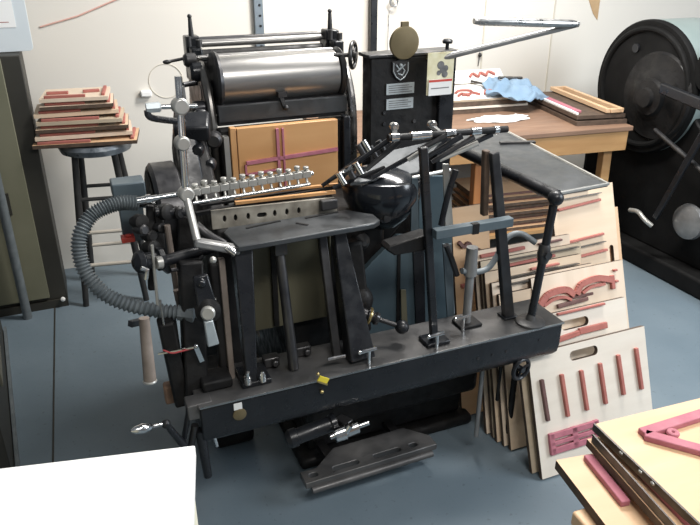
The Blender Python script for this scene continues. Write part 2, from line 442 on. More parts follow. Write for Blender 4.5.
for x, y, mm in ((-.09, .045, 'oak'), (-.09, .66, 'oak'), (-tl + .06, .045, 'orange_wood'), (-tl + .06, .66, 'orange_wood'), (LX, .05, 'orange_wood')):
    b = MB(); b.bar((x, y, 0), (x, y + .03 if y < .1 else y, .634), .05, .05); b.build('leg', mm, rt, bevel=.004)
b = MB(); b.box((-tl + .05, .06, .20), (-.12, .62, .22)); b.build('shelf', 'oak', rt)
GRP = 'die boards on the shelf under the table'
for k in range(7):                                     # boards stacked flat on the lower shelf
    mt = frame(TM @ V((LX + .05 + .01 * (k % 3), .09 + .008 * ((k * 2) % 5), .237 + .028 * k)), TX, TY)
    board('cutting_die', mt, .42, .36, ['lowest', 'second from the bottom', 'third from the bottom', 'middle', 'third from the top', 'second from the top', 'topmost'][k] + ' of the dark edged die boards on the shelf under the table', base='plytan', t=.016, group=None, strips=[(.03, .03, .38, .03, .008, 'rubber_dark')])

# things on the table
GRP = 'die boards piled on the work table'
TP = lambda u, v, z: TM.inverted() @ G(u, v, z)


def tframe(u, v, z, rot=0., tilt=0.):
    X = (TX * math.cos(R(rot)) + TY * math.sin(R(rot))); Y0 = TY * math.cos(R(rot)) - TX * math.sin(R(rot))
    Y = Y0 * math.cos(R(tilt)) + ZA * math.sin(R(tilt)); return frame(G(u, v, z), X, Y)


pe = TM.inverted() @ G(528, 106, .78); px, py = pe.x, pe.y


def pilef(z, dx=0., dy=0., tilt=0.):
    return frame(TM @ V((px - .60 + dx, py + dy, z)), TX, TY * math.cos(R(tilt)) + ZA * math.sin(R(tilt)))


board('cutting_die', pilef(.784, 0, 0), .60, .30, 'lowest dark edged die board lying on the work table beside the nameplate panel', base='edge', t=.023)
board('cutting_die', pilef(.7965, -.004, -.003), .60, .30, 'thin white edged die board lying second on the pile on the work table', base='plywhite', edge='plywhite', t=.011)
board('cutting_die', pilef(.8205, .002, .003), .59, .29, 'brown die board lying third on the pile on the work table', base='edge', t=.022)
red_arc = lambda x, y, s: [(x, y), (x + .03 * s, y + .025 * s), (x + .05 * s, y), (x + .08 * s, y + .03 * s), (x + .11 * s, y + .005 * s)]
board('cutting_die', pilef(.834, -.004, .006, 12), .58, .20, 'white die board with curling red rubber loops, topping the work table pile', base='laminate', edge='plygrey', t=.012,
      arcs=[(red_arc(.20, .04, 1.2), .010, 'rubber'), ([(.20, .08), (.24, .11), (.30, .10), (.28, .06), (.23, .05)], .010, 'rubber'), ([(.36, .05), (.39, .09), (.44, .08)], .010, 'rubber')])
board('cutting_die', pilef(.882, -.02, .205, 35), .58, .10, 'white die board with red zigzag row standing tilted behind the blue cloth', base='laminate', edge='plygrey', t=.012,
      arcs=[([(.37, .04), (.395, .065), (.42, .04), (.445, .07), (.47, .045), (.495, .075), (.53, .05)], .014, 'rubber')])
b = MB(); b.bar(TM @ V((px - .26, py + .20, .895)), TM @ V((px - .13, py + .11, .868)), .012, .010)
tag(b.build('flat_bar', 'rule'), 'short dark flat bar lying on the white die boards left of the blue cloth', 'bar')
b = MB(); b.cyl(TM @ V((px - .09, py + .20, .905)), TM @ V((px + .06, py + .20, .895)), .008, .008)
tag(b.build('round_rod', 'rule'), 'short dark rod lying behind the blue cloth', 'rod')

# frame stack right: two black boards, rubber, wooden frame on top
rot = -44
for k in range(2):
    X = TX * math.cos(R(rot)) + TY * math.sin(R(rot))
tB = G(577, 122, .782); tA = tB.lerp(G(512, 92, .782), .80); tw = (G(617, 116, .782) - tB).length          # long axis of the pile
X = (tB - tA); X.z = 0; Lx = X.length; X.normalize(); Y = V((-X.y, X.x, 0))
board('cutting_die', frame(V((tA.x, tA.y, .782)), X, Y), Lx, tw, 'black edged die board lowest in the pile at the table right end', base='edge', t=.021, strips=[(.05, .03, Lx * .9, .03, .02, 'rubber_pink')])
board('cutting_die', frame(V((tA.x, tA.y, .8085)) + Y * .004, X, Y), Lx * .98, tw - .01, 'dark die board with broad raspberry rubber under the narrow wooden frame', base='edge', t=.018,
      strips=[(.04, .04, Lx * .88, .04, .035, 'rubber_pink'), (.02, .012, Lx * .95, .012, .012, 'laminate')])
rt = empty('wooden_frame', frame(V((tA.x, tA.y, .8265)) + Y * (tw - .105), X, Y), 'narrow tan wooden frame lying on top of the pile at the table right end', 'frame')
for (x0, y0, x1, y1) in ((.0, .0, Lx * .98, .0), (.0, .075, Lx * .98, .075)):
    b = MB(); b.bar((x0, y0, 0), (x1, y1, 0), .022, .022, up=(0, 0, 1)); b.build('side_rail', 'plytan', rt, bevel=.002)
for x in (.012, Lx * .97):
    b = MB(); b.bar((x, .012, 0), (x, .063, 0), .022, .020, up=(0, 0, 1)); b.build('end_rail', 'plytan', rt, bevel=.002)


def cloth(name, cx, cy, lenx, leny, amp, seed, label, cat, m, mt, zf=None, n=26):
    rnd = random.Random(seed); ph = [rnd.uniform(0, 6) for _ in range(8)]
    b = MB(); vs = []; fs = []
    for i in range(n):
        for j in range(n):
            s, t = i / (n - 1) * 2 - 1, j / (n - 1) * 2 - 1
            edge = 1 + .12 * math.sin(3 * s + ph[0]) + .1 * math.sin(5 * t + ph[1])
            x = s * lenx * edge * (1 - .25 * t * t); y = t * leny * edge * (1 - .3 * abs(s))
            z = amp * (.5 + .35 * math.sin(5 * s + 3 * t + ph[2]) + .3 * math.sin(9 * t - 4 * s + ph[3]) + .18 * math.sin(14 * s + ph[4])) * (1 - .45 * max(abs(s), abs(t)) ** 2)
            z = max(z, 0.002)
            if zf: z += zf(x, y)
            vs.append((cx + x, cy + y, z))
    for i in range(n - 1):
        for j in range(n - 1): fs.append([i * n + j, (i + 1) * n + j, (i + 1) * n + j + 1, i * n + j + 1])
    b._add(vs, fs); o = b.build(name, m, mtx=mt, ang=80)
    so = o.modifiers.new('thick', 'SOLIDIFY'); so.thickness = .003; so.offset = 1
    return tag(o, label, cat)


p = G(509, 97, .872)
cloth('shop_cloth', 0, 0, .20, .16, .05, 3, 'crumpled blue shop cloth lying over the die boards on the work table', 'cloth', 'cloth', frame(TM @ V((px - .06, py + .05, .853)), TX, TY), zf=lambda x, y: -.20 * max(0, x - .03) + .21 * y)
p = G(499, 119, .762)
cloth('paper_sheet', 0, 0, .19, .075, .012, 8, 'crumpled off-white paper lying on the front of the work table', 'paper', 'white', frame(p, TX, TY))

# ------------------------------------------------------------------ stool and its pile
sc = G(95, 140, .775)
SM = frame(V((sc.x, sc.y, 0)), E1, E2)
rt = empty('stool', SM, 'tall round stool with a duct taped seat and black splayed legs against the wall', 'stool')
b = MB(); b.lathe((0, 0, .73), (0, 0, 1), [(0, .13), (.004, .155), (.03, .165), (.048, .158), (.052, .13)], 32); b.build('seat', 'ducttape', rt)
legs = []
for i, a in enumerate((215, 305, 35, 125)):
    d = V((math.cos(R(a)), math.sin(R(a)), 0)); p, q = d * .12 + ZA * .73, d * .20
    legs.append((p, q)); b = MB(); b.tube([q, q.lerp(p, .5), p], [.014, .017, .015], 14); b.build('leg', 'stool_black', rt)
for zf, pairs in ((.72, ((0, 1), (2, 3))), (.50, ((1, 2), (0, 3), (0, 1))), (.28, ((0, 1), (2, 3)))):
    for i, j in pairs:
        pi = legs[i][1].lerp(legs[i][0], zf); pj = legs[j][1].lerp(legs[j][0], zf)
        b = MB(); b.cyl(pi, pj, .009, n=10); b.build('rung', 'stool_black' if zf > .7 else 'rung', rt)

# pile of die boards on stool + low locker
GRP = 'die boards piled on the stool'
bz = .784
names = [('broad tan', 'bottom of the pile on the stool', 'plytan', 30, 133, 150), ('pale', 'second from the bottom of the stool pile', 'ply2', 34, 130, 143), ('pink stripped', 'third from the bottom of the stool pile', 'ply', 36, 127, 138),
         ('greyish', 'with dark gap, middle of the stool pile', 'plygrey', 38, 122, 131), ('tan', 'fifth from the bottom of the stool pile', 'ply', 37, 120, 126), ('cream', 'second from the top of the stool pile', 'ply2', 44, 116, 117), ('small cream', 'with red strips, top of the stool pile', 'ply2', 45, 112, 107)]
z = bz
for k, (adj, pos, bs, u0, u1, v) in enumerate(names):
    t = .019 if k else .02
    z += t
    off = [0, .012, .02, .028, .035, .045, .055][k]
    p0 = G(u0 + 3, 150.5, bz) + E2 * off * .9; wdt = (G(u1, 143, bz) - G(u0, 148, bz)).length
    X = V((math.cos(R(13 + (k * 5) % 7)), math.sin(R(13 + (k * 5) % 7)), 0)); Y = V((-X.y, X.x, 0))
    board('cutting_die', frame(V((p0.x, p0.y, z)), X, Y), wdt, .23, adj + ' die board ' + pos, base=bs, t=t * .8, edge=['edge', bs, 'edge', 'plygrey', bs, 'edge', bs][k],
          strips=[(.02, .012 + .008 * (k % 3), wdt * (.55 + .06 * (k % 4)), .012 + .006 * (k % 3), .014, 'rubber'), (wdt - .02, .02, wdt - .02, .2, .014, 'rubber')] + ([(.02, .10, .11, .10, .02), (.17, .11, wdt - .04, .12, .02)] if k == 6 else []))
    z += .0125

# ------------------------------------------------------------------ left side: locker, cabinet, notice board, pipe, black cabinet
p0 = G(-10, 318, 0); p1 = G(67, 299, 0); wd = (p1 - p0).length
rt = empty('metal_cabinet', frame(p0, E1, E2), 'tall olive green metal cabinet at the left edge beside the stool', 'cabinet')
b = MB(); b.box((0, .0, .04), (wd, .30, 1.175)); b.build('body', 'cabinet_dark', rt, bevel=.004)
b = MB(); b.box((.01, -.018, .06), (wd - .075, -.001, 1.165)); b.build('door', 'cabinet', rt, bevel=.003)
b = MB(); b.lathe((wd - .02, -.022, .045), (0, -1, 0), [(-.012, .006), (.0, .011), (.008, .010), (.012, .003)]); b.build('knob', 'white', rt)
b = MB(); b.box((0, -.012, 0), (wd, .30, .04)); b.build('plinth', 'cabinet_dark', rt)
b = MB(); b.bar((wd - .16, -.03, .5), (wd - .16, -.03, .6), .012, .014); b.bar((wd - .16, -.02, .51), (wd - .16, -.03, .51), .01, .01); b.bar((wd - .16, -.02, .59), (wd - .16, -.03, .59), .01, .01); b.build('handle', 'cabinet_dark', rt)
# pale tray with paper on top of the cabinet
nbp = p1 + E2 * .03 + E1 * .06
rt = empty('notice_board', frame(V((nbp.x, nbp.y, 1.178)), E1, ZA), 'white rounded board with a sheet of paper, standing at the top left corner', 'board')
b = MB(); b.prism(rrect(-.42, 0, 0, .42, .018), (0, 0, -.02), XA, YA, (0, 0, .02)); b.build('backing', 'plastic_pale', rt, bevel=.003)
b = MB(); b.prism([(-.40, .10), (-.05, .098), (-.05, .41), (-.40, .41)], (0, 0, .0005), XA, YA, (0, 0, .002)); b.build('paper', 'laminate', rt)
b = MB(); b.box((-.16, .118, .0028), (-.075, .121, .0034)); b.build('printed_line', 'rubber', rt)
# pipe
pp = G(28, 318, .0); b = MB(); b.cyl((pp.x, pp.y, 0), (pp.x, pp.y, .80), .020)
tag(b.build('upright_pipe', 'hose'), 'dull grey upright pipe in front of the olive cabinet', 'pipe')
# black cabinet at the frame edge
p0 = G(8, 330, 0); p1 = G(22, 470, 0); Xd = (p0 - p1).normalized()
mt = frame(p1, V((Xd.y, -Xd.x, 0)), Xd)
rt = empty('black_cabinet', mt, 'black low cabinet cut off by the left edge of the photo', 'cabinet')
L_ = (p0 - p1).length
b = MB(); b.box((-.5, -.1, .0), (-.02, L_, .70)); b.build('body', 'cabinet_dark', rt, bevel=.006)
b = MB(); b.bar((-.01, -.08, .01), (-.01, L_, .01), .012, .02); b.build('edge_strip', 'hose', rt)
b = MB(); b.box((-.0195, L_ * .25, .18), (-.012, L_ * .55, .30)); b.build('side_plate', 'locker', rt)

# ------------------------------------------------------------------ white desk, foreground left
d0 = G(195, 445, .95)
DX = V((math.cos(R(10.5)), math.sin(R(10.5)), 0)); DY = V((-DX.y, DX.x, 0))
rt = empty('white_desk', frame(V((d0.x, d0.y, 0)), DX, DY), 'white topped desk corner in the left foreground', 'desk')
b = MB(); b.box((-.9, -.6, .93), (0, 0, .95)); b.build('desktop', 'laminate', rt, bevel=.002)
b = MB(); b.box((-.88, -.58, .05), (-.004, -.03, .929)); b.build('cabinet_body', 'cream', rt, bevel=.02)
b = MB(); b.box((-.86, -.56, 0), (-.03, -.06, .05)); b.build('plinth', 'cabinet_dark', rt)

# ------------------------------------------------------------------ foreground right: side table with die boards
FX = V((math.cos(R(20)), math.sin(R(20)), 0)); FY = V((-FX.y, FX.x, 0))
c0 = G(572, 511, .70)
rt = empty('side_table', frame(V((c0.x, c0.y, 0)), FX, FY), 'small tan wooden table under the die boards in the right foreground', 'table')
b = MB(); b.box((0.0, -.40, .67), (.75, .0, .70)); b.build('tabletop', 'plytan', rt, bevel=.004)
for x, y in ((.04, -.04), (.71, -.04), (.04, -.36), (.71, -.36)):
    b = MB(); b.box((x - .02, y - .02, 0), (x + .02, y + .02, .669)); b.build('leg', 'oak', rt, bevel=.003)


GRP = 'die boards in the right foreground pile'


def fboard(u, v, ztop, ang, w, h, **kw):               # corner = far-left corner of the board
    X = V((math.cos(R(ang)), math.sin(R(ang)), 0)); Y = V((-X.y, X.x, 0))
    return frame(G(u, v, ztop) - Y * h, X, Y)


hC = .34
board('cutting_die', fboard(556, 460, .722, 14, .5, hC), .5, hC, 'lowest tan die board with one raspberry strip, in the right foreground pile', base='plytan', t=.02,
      strips=[(.058, hC - .012, .056, hC - .135, .018, 'rubber_pink')])
hB = .36
board('cutting_die', fboard(587, 439, .752, 15, .5, hB), .5, hB, 'middle tan die board with raspberry strip under the largest foreground board', base='plytan', t=.016,
      strips=[(.034, hB - .012, .036, .02, .008, 'rubber_pink')], rules=[(.004, hB - .01, .004, .02)])
hA = .38
bA = board('cutting_die', fboard(595, 424, .776, 19, .62, hA), .62, hA, 'largest tan die board with big raspberry triangle outline, in the right foreground', base='plytan', t=.010,
           strips=[(.058, hA - .058, .30, hA - .044, .022, 'rubber_pink'), (.060, hA - .062, .19, hA - .195, .022, 'rubber_pink')])
b = MB(); b.torus((.112, hA - .076, .007), (0, 0, 1), .007, .005, 18, 8); b.build('rubber_ring', 'rubber_pink', bA)
b = MB(); b.bar((-.002, hA, -.006), (-.002, .02, -.006), .004, .016, up=(0, 0, 1)); b.build('edge_rule', 'rule', bA)
for yy in (.08, .13, .16):
    b = MB(); b.ball((-.003, hA - yy, -.004), .004, (1, 1.3, 1), 10); b.build('edge_nail', 'pale_metal', bA)

# ------------------------------------------------------------------ second machine, right edge
N0 = V((1.5, 3.3, 0)) + E1 * .08; NM = frame(N0, E1, E2)
nb = lambda u, v, a=.10: la(u, v, a - .06, N0)
rt = empty('platen_press', NM, 'black machine with a large round flywheel, at the right edge against the wall', 'machine')
cen = nb(642, 88); RR = .335
b = MB(); b.lathe((cen.x, cen.y, cen.z), (1, 0, 0), [(0, RR - .03), (0.0, RR - .008), (.012, RR), (.03, RR)], 64)
b.build('flywheel_face', 'soot', rt)
b = MB(); b.lathe((cen.x + .031, cen.y, cen.z), (1, 0, 0), [(0, RR - .002), (.26, RR - .002), (.27, RR - .02)], 64); b.build('flywheel_rim', 'machine_rim', rt)
b = MB(); b.torus((cen.x, cen.y, cen.z), (1, 0, 0), RR - .045, .016, 64, 10); b.build('face_ring', 'soot', rt)
hb = nb(653, 97, .08)
b = MB(); b.lathe((.04, hb.y, hb.z), (-1, 0, 0), [(0, .22), (.012, .21), (.02, .14), (.035, .12), (.04, .095), (.06, .085), (.065, .05), (.085, .045), (.088, .01)], 48); b.build('hub', 'blackmatte', rt)
b = MB(); h1 = nb(637, 48, .10); b.cyl((h1.x + .0, h1.y, h1.z), (h1.x - .012, h1.y, h1.z), .022); b.build('face_bolt', 'black', rt)
b = MB(); b.bar(nb(662, 88, .02), nb(720, 112, -.05), .03, .05, mi=0); b.build('connecting_arm', 'black', rt, bevel=.006)
b = MB(); b.cyl(nb(655, 130, .05), nb(710, 178, -.02), .012); b.build('tie_rod', 'darksteel', rt)
b = MB(); b.bar(nb(712, 118, -.06), nb(655, 218, .0), .018, .03); b.build('swing_lever', 'black', rt, bevel=.004)
b = MB(); b.tube(bez([nb(630, 210, -.02), nb(638, 212, -.03), nb(645, 220, -.03), nb(652, 226, -.01)]), [.012] + [.012] * 30, 12); b.build('hand_lever', 'pale_metal', rt)
b = MB(); q = nb(688, 222, .06); b.lathe((q.x + .01, q.y, q.z), (-1, 0, 0), [(0, .09), (.02, .085), (.03, .06)], 32); b.build('round_cover', 'levergrey', rt)
b = MB(); b.box((.14, -.62, .1), (1.0, .74, .72)); b.box((.17, -.35, .72), (1.0, .62, .90)); b.build('machine_body', 'soot', rt, bevel=.03)
b = MB(); b.prism([(-.55, .1), (.66, .1), (.66, .5), (.45, .78), (.0, .86), (-.3, .62), (-.55, .55)], (.09, 0, 0), YA, ZA, (.05, 0, 0)); b.build('side_frame', 'soot', rt, bevel=.01)
b = MB(); b.box((.0, -.66, 0), (1.1, .78, .1)); b.build('machine_base', 'soot', rt, bevel=.015)
b = MB(); b.lathe(nb(712, 72, .1), (1, 0, 0), [(0, .10), (.04, .11), (.2, .11)], 32); b.build('drive_pulley', 'soot', rt)
# ------------------------------------------------------------------ THE PRESS
PM = frame(O, E1, E2)
press = empty('printing_press', PM, 'large black printing press with steel drum, rods and feed table, in the middle', 'printing press')


def P(name, b, m, bevel=0, parent=None, ang=35, label=None):
    o = b.build(name, m, parent or press, bevel, ang)
    if label: o['label'] = label
    return o


def box(lo, hi): return MB().box(lo, hi)


RT = .52
# base and body
b = box((.34, .24, 0), (1.0, 1.05, .04)); b.box((.38, .28, .04), (.97, 1.0, .16)); P('base', b, 'blackmatte', .015)
b = box((.36, .22, .16), (.995, .80, .388)); b.box((.34, .30, .40), (.66, .95, .86)); P('body', b, 'blackmatte', .02)
# feed rail: rounded front profile run along the press
prof = [(.0, .52), (.0, .445), (.006, .418), (.022, .40), (.045, .392), (.17, .392), (.17, .52)]
b = MB(); b.prism([(p, q) for p, q in prof], (0, 0, 0), YA, ZA, (1.133, 0, 0)); rail = P('rail', b, 'black', .004)
b = box((-.004, -.004, .521), (1.135, .165, .529)); P('rail_plate', b, 'railtop', .003)
b = MB(); b.lathe((.10, .001, .478), (0, -1, 0), [(-.004, .018), (.004, .018), (.006, .014)], 24); P('rail_medallion', b, 'brass', parent=rail)
b = box((.086, -.003, .495), (.108, .001, .514)); P('rail_label', b, 'white', parent=rail)
for a in (.83, .88, .93, 1.05):
    b = MB(); b.lathe((a, .001, .468 if a < 1 else .48), (0, -1, 0), [(0, .005), (.003, .0045)], 12); P('rail_bolt', b, 'darksteel', parent=rail)
t = lb(323, 381, -.006)
b = MB(); b.bar(t + V((-.012, 0, .012)), t + V((.014, 0, -.004)), .004, .016, up=(0, 0, 1)); P('yellow_tag', b, 'yellow', parent=rail)
b = MB(); b.bar(t + V((-.016, -.001, .004)), t + V((.012, -.001, -.014)), .004, .005, up=(0, 0, 1)); b.ball(t + V((-.004, 0, -.034)), .006); b.ball(t + V((-.014, 0, .026)), .005); P('tag_clip', b, 'goldbrass', parent=rail)
b = box((.0, -.0055, .524), (1.134, -.0035, .529)); P('worn_highlight_edge', b, 'steel', parent=rail)  # bright worn strip, standing in for the highlight line along the rail edge
# end cap bits at left of rail
b = box((-.03, .01, .485), (.035, .06, .53)); P('rail_bracket', b, 'railtop', .003)
for (u, v, u2, v2, r, mm) in ((200, 430, 208, 476, .014, 'black'), (195, 425, 186, 470, .010, 'darksteel'), (212, 428, 217, 446, .006, 'chrome'), (190, 405, 181, 455, .008, 'black')):
    b = MB(); b.tube([lb(u, v, .02), lb(u2, v2, .02)], [r, r * .8]); P('release_lever', b, mm)
# crank at the left end
b = MB(); b.tube([lb(186, 448, .0), lb(166, 424, -.01)], [.011, .008]); b.ball(lb(166, 424, -.01), .012); ck = P('crank_arm', b, 'black')
h0, h1 = lb(164, 424, -.012), lb(136, 430, -.03)
b = MB(); d = h1 - h0; b.lathe(h0, d, [(0, .004), (.03, .005), (.035, .009), (.055, .013), (.075, .010), (.085, .003)], 16); P('crank_handle', b, 'chrome', parent=ck)
# treadle and slotted bar
b = MB(); zt = .10
q0, q1 = lz(306, 484, zt), lz(437, 444, zt)
b.prism([(0, 0), ((q1 - q0).length, 0), ((q1 - q0).length, .050), ((q1 - q0).length * .86, .12), ((q1 - q0).length * .3, .12), ((q1 - q0).length * .12, .055), (0, .055)], q0, (q1 - q0).normalized(), ZA.cross(q1 - q0).normalized(), (0, 0, -.022),
        [rrect(a, .018, a + wd, .038, .009) for a, wd in ((.02, .03), (.10, .09), (.24, .10), (.37, .03))])
P('treadle', b, 'railtop', .002)
for e in (.25, .8): c = q0.lerp(q1, e); b = MB(); b.bar(c + V((0, .04, -.012)), c + V((0, .24, -.03)), .03, .02); P('treadle_arm', b, 'blackmatte')
b = MB(); b.tube([q0.lerp(q1, .04) + V((0, -.004, -.03)), q0.lerp(q1, .96) + V((0, -.004, -.03))], .011); P('treadle_rod', b, 'railtop')
# cylinder and chrome fitting hanging below the rail
c0, c1 = lb(290, 439, .03), lb(330, 424, .03)
b = MB(); b.lathe(c0, c1 - c0, [(-.012, .018), (0, .027), (.02, .027), (.022, .023), (.12, .023), (.125, .027), (.14, .027)], 24); P('air_cylinder', b, 'black')
c0, c1 = lb(330, 437, -.01), lb(364, 424, -.01)
b = MB(); b.lathe(c0, c1 - c0, [(0, .008), (.012, .008), (.014, .021), (.045, .023), (.05, .019), (.085, .019), (.09, .008), (.12, .008)], 20)
b.cyl(lb(343, 436, -.02), lb(350, 425, -.02), .010); cf = P('clamp_screw', b, 'chrome')
b = MB(); b.bar(lb(338, 420, .04), lb(350, 426, .0), .03, .03); P('cylinder_bracket', b, 'darksteel', .003)
# small handwheel under the right end
hc = lb(521, 369, .01); b = MB(); b.torus(hc, (0.2, -1, 0), .034, .007); b.lathe(hc, (.2, -1, 0), [(-.02, .010), (.01, .010)], 12)
for k in range(3): a = R(120 * k + 20); b.cyl(hc, hc + V((math.cos(a) * .032, 0, math.sin(a) * .032)), .004, n=8)
P('small_handwheel', b, 'black')
for u, vb, r in ((476, 436, .008), (497, 400, .006), (508, 432, .011), (520, 436, .008)):
    p = lb(u, vb, .10); b = MB(); b.cyl(p, V((p.x, p.y, .40)), r, r * .9); P('hanging_rod', b, 'levergrey' if u == 476 else 'blackmatte')

# ---- inking unit
drC = V((0, .72, 1.207)); dr = .073
aL, aR = .262, .655
b = MB(); b.lathe((aL, drC.y, drC.z), (1, 0, 0), [(0, dr - .01), (.004, dr), (aR - aL - .004, dr), (aR - aL, dr - .01)], 64); P('ink_drum', b, 'drum')
rl = [('ink_roller', .90, 1.297, .012, 'drum'), ('rubber_roller', .885, 1.258, .022, 'blackmatte'), ('distributor_roller', .80, 1.268, .009, 'drum'), ('form_roller', .70, 1.122, .022, 'blackmatte'), ('ink_roller', .93, 1.305, .010, 'darksteel')]
for nm, y, z, r, mm in rl:
    b = MB(); b.lathe((aL - .01, y, z), (1, 0, 0), [(-.03, .007), (0, .007), (0.0, r), (aR - aL + .03, r), (aR - aL + .03, .007), (aR - aL + .06, .007)], 32); P(nm, b, mm)
b = box((aL - .03, .86, 1.21), (aR + .04, .96, 1.245)); P('ink_trough', b, 'blackmatte', .004)
for a in (aL - .055, aR + .035):
    b = box((a, .80, 1.18), (a + .035, .95, 1.295)); b.box((a - .006, .86, 1.22), (a + .041, .92, 1.325)); br = P('roller_bracket', b, 'black', .005)
    b = MB(); b.cyl((a + .018, .89, 1.32), (a + .018, .89, 1.378), .009, .006); b.ball((a + .018, .89, 1.384), .0075); P('adjusting_screw', b, 'darksteel', parent=br)
    b = MB(); b.cyl((a + .0, .84, 1.296), (a + .0, .84, 1.328), .008); b.cyl((a + .03, .83, 1.296), (a + .03, .83, 1.318), .010); P('lock_nut', b, 'darksteel', parent=br)
    b = MB(); b.ball((a + .012, .795, 1.24), .009); P('bright_bolt', b, 'chrome', parent=br)
b = MB(); b.cyl(V((aL - .05, .86, 1.262)), V((aL - .13, .84, 1.254)), .005); b.ball((aL - .13, .84, 1.254), .007, (2, 1, 1)); P('ink_lever', b, 'darksteel')
b = MB(); q = lb(183, 85, .72); b.cyl(q, q + V((.04, .02, 0)), .008); P('ink_lever', b, 'darksteel')
# left bracket cluster behind the drum end
for (u, v, r, y) in ((196, 72, .030, .78), (190, 60, .022, .8), (206, 92, .034, .76), (199, 108, .022, .70)):
    q = lb(u, v, y); b = MB(); b.lathe(q, (1, 0, 0), [(-.02, r * .7), (-.012, r), (.016, r), (.022, r * .6)], 24); P('gear_hub', b, 'black' if r > .025 else 'darksteel')
b = MB(); b.lathe((aL - .012, drC.y, drC.z), (1, 0, 0), [(0, .085), (.006, .09), (.016, .085)], 48); P('drum_end_plate', b, 'darksteel')
b = MB(); b.lathe((aR + .002, drC.y, drC.z), (1, 0, 0), [(0, .075), (.010, .082), (.016, .078)], 48); P('drum_end_plate', b, 'darksteel')


# side frames: arched plates seen edge-on
def sideframe(a0, a1, edge, back, m, nm):
    poly = edge + back
    b = MB(); b.prism(poly, (a0, 0, 0), YA, ZA, (a1 - a0, 0, 0)); return P(nm, b, m, .004)


edge = [(.86, 1.255), (.80, 1.245), (.75, 1.222), (.71, 1.18), (.685, 1.13), (.67, 1.07), (.665, .98), (.67, .82), (.66, .42)]
sideframe(aL - .048, aL - .02, edge, [(.98, .42), (.98, 1.10), (.95, 1.20)], 'black', 'side_frame')
sideframe(aR + .034, aR + .058, edge, [(.98, .42), (.98, 1.10), (.95, 1.20)], 'black', 'side_frame')
for a in (aL - .034, aR + .047):                        # bright worn rim along each arch
    b = MB(); b.tube([V((a, y - .004, z + .002)) for y, z in bez([(p, q, 0) for p, q in edge[:-1]], 4) and [(p.x, p.y) for p in bez([(p, q, 0) for p, q in edge[:-1]], 4)]], .013, 10); P('frame_rim', b, 'steel' if a > .5 else 'frame_worn')
# steel cross beam over the bed
b = box((aL - .02, .655, 1.108), (aR + .02, .70, 1.143)); b.box((aL - .02, .665, 1.075), (aR + .02, .70, 1.106)); bm_ = P('cross_beam', b, 'darksteel', .004)
b = box((aL - .018, .650, 1.090), (aR + .018, .6545, 1.140)); P('beam_face', b, 'table_steel', .001, parent=bm_)
q = lb(282, 98, .648); b = MB(); b.bar(q + V((-.014, 0, .012)), q + V((.014, 0, .012)), .02, .016); b.bar(q + V((-.005, 0, .01)), q + V((.008, -.004, -.03)), .012, .010); b.ball(q + V((.01, -.008, -.03)), .009); P('chase_clamp', b, 'darksteel', parent=bm_)
# bed with wooden die
b = box((.235, .615, .74), (.675, .66, 1.075)); P('bed', b, 'blackmatte', .006)
b = box((.240, .585, .78), (.256, .614, 1.06)); P('chase_bar', b, 'pale_metal')
b = box((.635, .585, .76), (.66, .614, 1.09)); P('chase_side', b, 'black', .004)
w0, w1, w2, w3 = lb(241, 122, .585), lb(342, 118, .585), lb(343, 203, .585), lb(240, 203, .585)
b = box((.282, .587, .80), (.615, .614, 1.082)); die = P('die_panel', b, 'bedwood', .002)
b = box((.262, .590, .80), (.2805, .614, 1.085)); P('die_edge_block', b, 'bedwood', .002, parent=die, label='darker orange block edge')
for (x0, z0, x1, z1, wd) in ((.305, .972, .612, .985, .011), (.305, .935, .40, .940, .006), (.412, .82, .409, 1.072, .009), (.430, .82, .427, 1.072, .006), (.302, .935, .302, .967, .006)):
    b = MB(); b.bar((x0, .583, z0), (x1, .583, z1), wd, .008, up=(0, -1, 0)); P('rubber_strip', b, 'rubber_pink', parent=die)

# ---- name panel, right
b = MB(); b.prism([(.728, .60), (1.02, .60), (1.03, 1.262), (.728, 1.268)], (0, .58, 0), XA, ZA, (0, .07, 0)); pan = P('name_panel', b, 'blackmatte', .004)
b = box((.716, .572, 1.266), (1.045, .66, 1.277)); P('panel_cap', b, 'darksteel', .003, parent=pan)
b = box((.972, .560, .62), (1.028, .579, 1.262)); P('panel_side_strip', b, 'black', .003, parent=pan)
q = lb(405, 43, .56); b = MB(); b.lathe(q, (0, -1, 0), [(-.016, .030), (-.012, .050), (-.004, .052), (.0, .050), (.001, .046)], 40); b.box((q.x - .012, q.y, q.z + .048), (q.x + .012, q.y + .012, q.z + .064)); P('round_cover', b, 'brass', parent=pan)
q = lb(400, 70, .578)   # crest: shield with raised figure
b = MB(); b.prism([(-.030, .028), (-.012, .030), (0, .036), (.012, .030), (.030, .028), (.030, -.004), (.018, -.024), (0, -.036), (-.018, -.024), (-.030, -.004)], q, XA, ZA, (0, -.004, 0)); cr = P('crest', b, 'darksteel', parent=pan)
b = MB()
b.tube([q + V((x, -.006, z)) for x, z in [(-.026, .024), (-.026, -.003), (-.016, -.021), (0, -.031), (.016, -.021), (.026, -.003), (.026, .024)]], .0018, 6)
b.tube([q + V((x, -.006, z)) for x, z in [(-.018, .018), (-.006, .004), (.002, .012), (.014, -.002), (.006, -.016), (-.010, -.010)]], .0028, 6); b.ball(q + V((.0, -.006, .016)), .006); b.bar(q + V((-.014, -.006, -.004)), q + V((.016, -.006, .018)), .004, .003)
P('crest_relief', b, 'label_silver', parent=cr)
for (u0, v0, u1, v1) in ((386, 82, 414, 95), (386, 97, 413, 110)):
    p, q = lb(u0, v1, .578), lb(u1, v0, .578); b = box((p.x, .575, p.z), (q.x, .5795, q.z)); sp = P('spec_plate', b, 'label_silver', parent=pan)
    b = MB()
    for k in range(4): zz = p.z + (q.z - p.z) * (.2 + .2 * k); b.box((p.x + .008, .5742, zz - .0012), (q.x - .008 - .012 * (k % 2), .5749, zz + .0012))
    P('plate_lettering', b, 'tagdark', parent=sp)
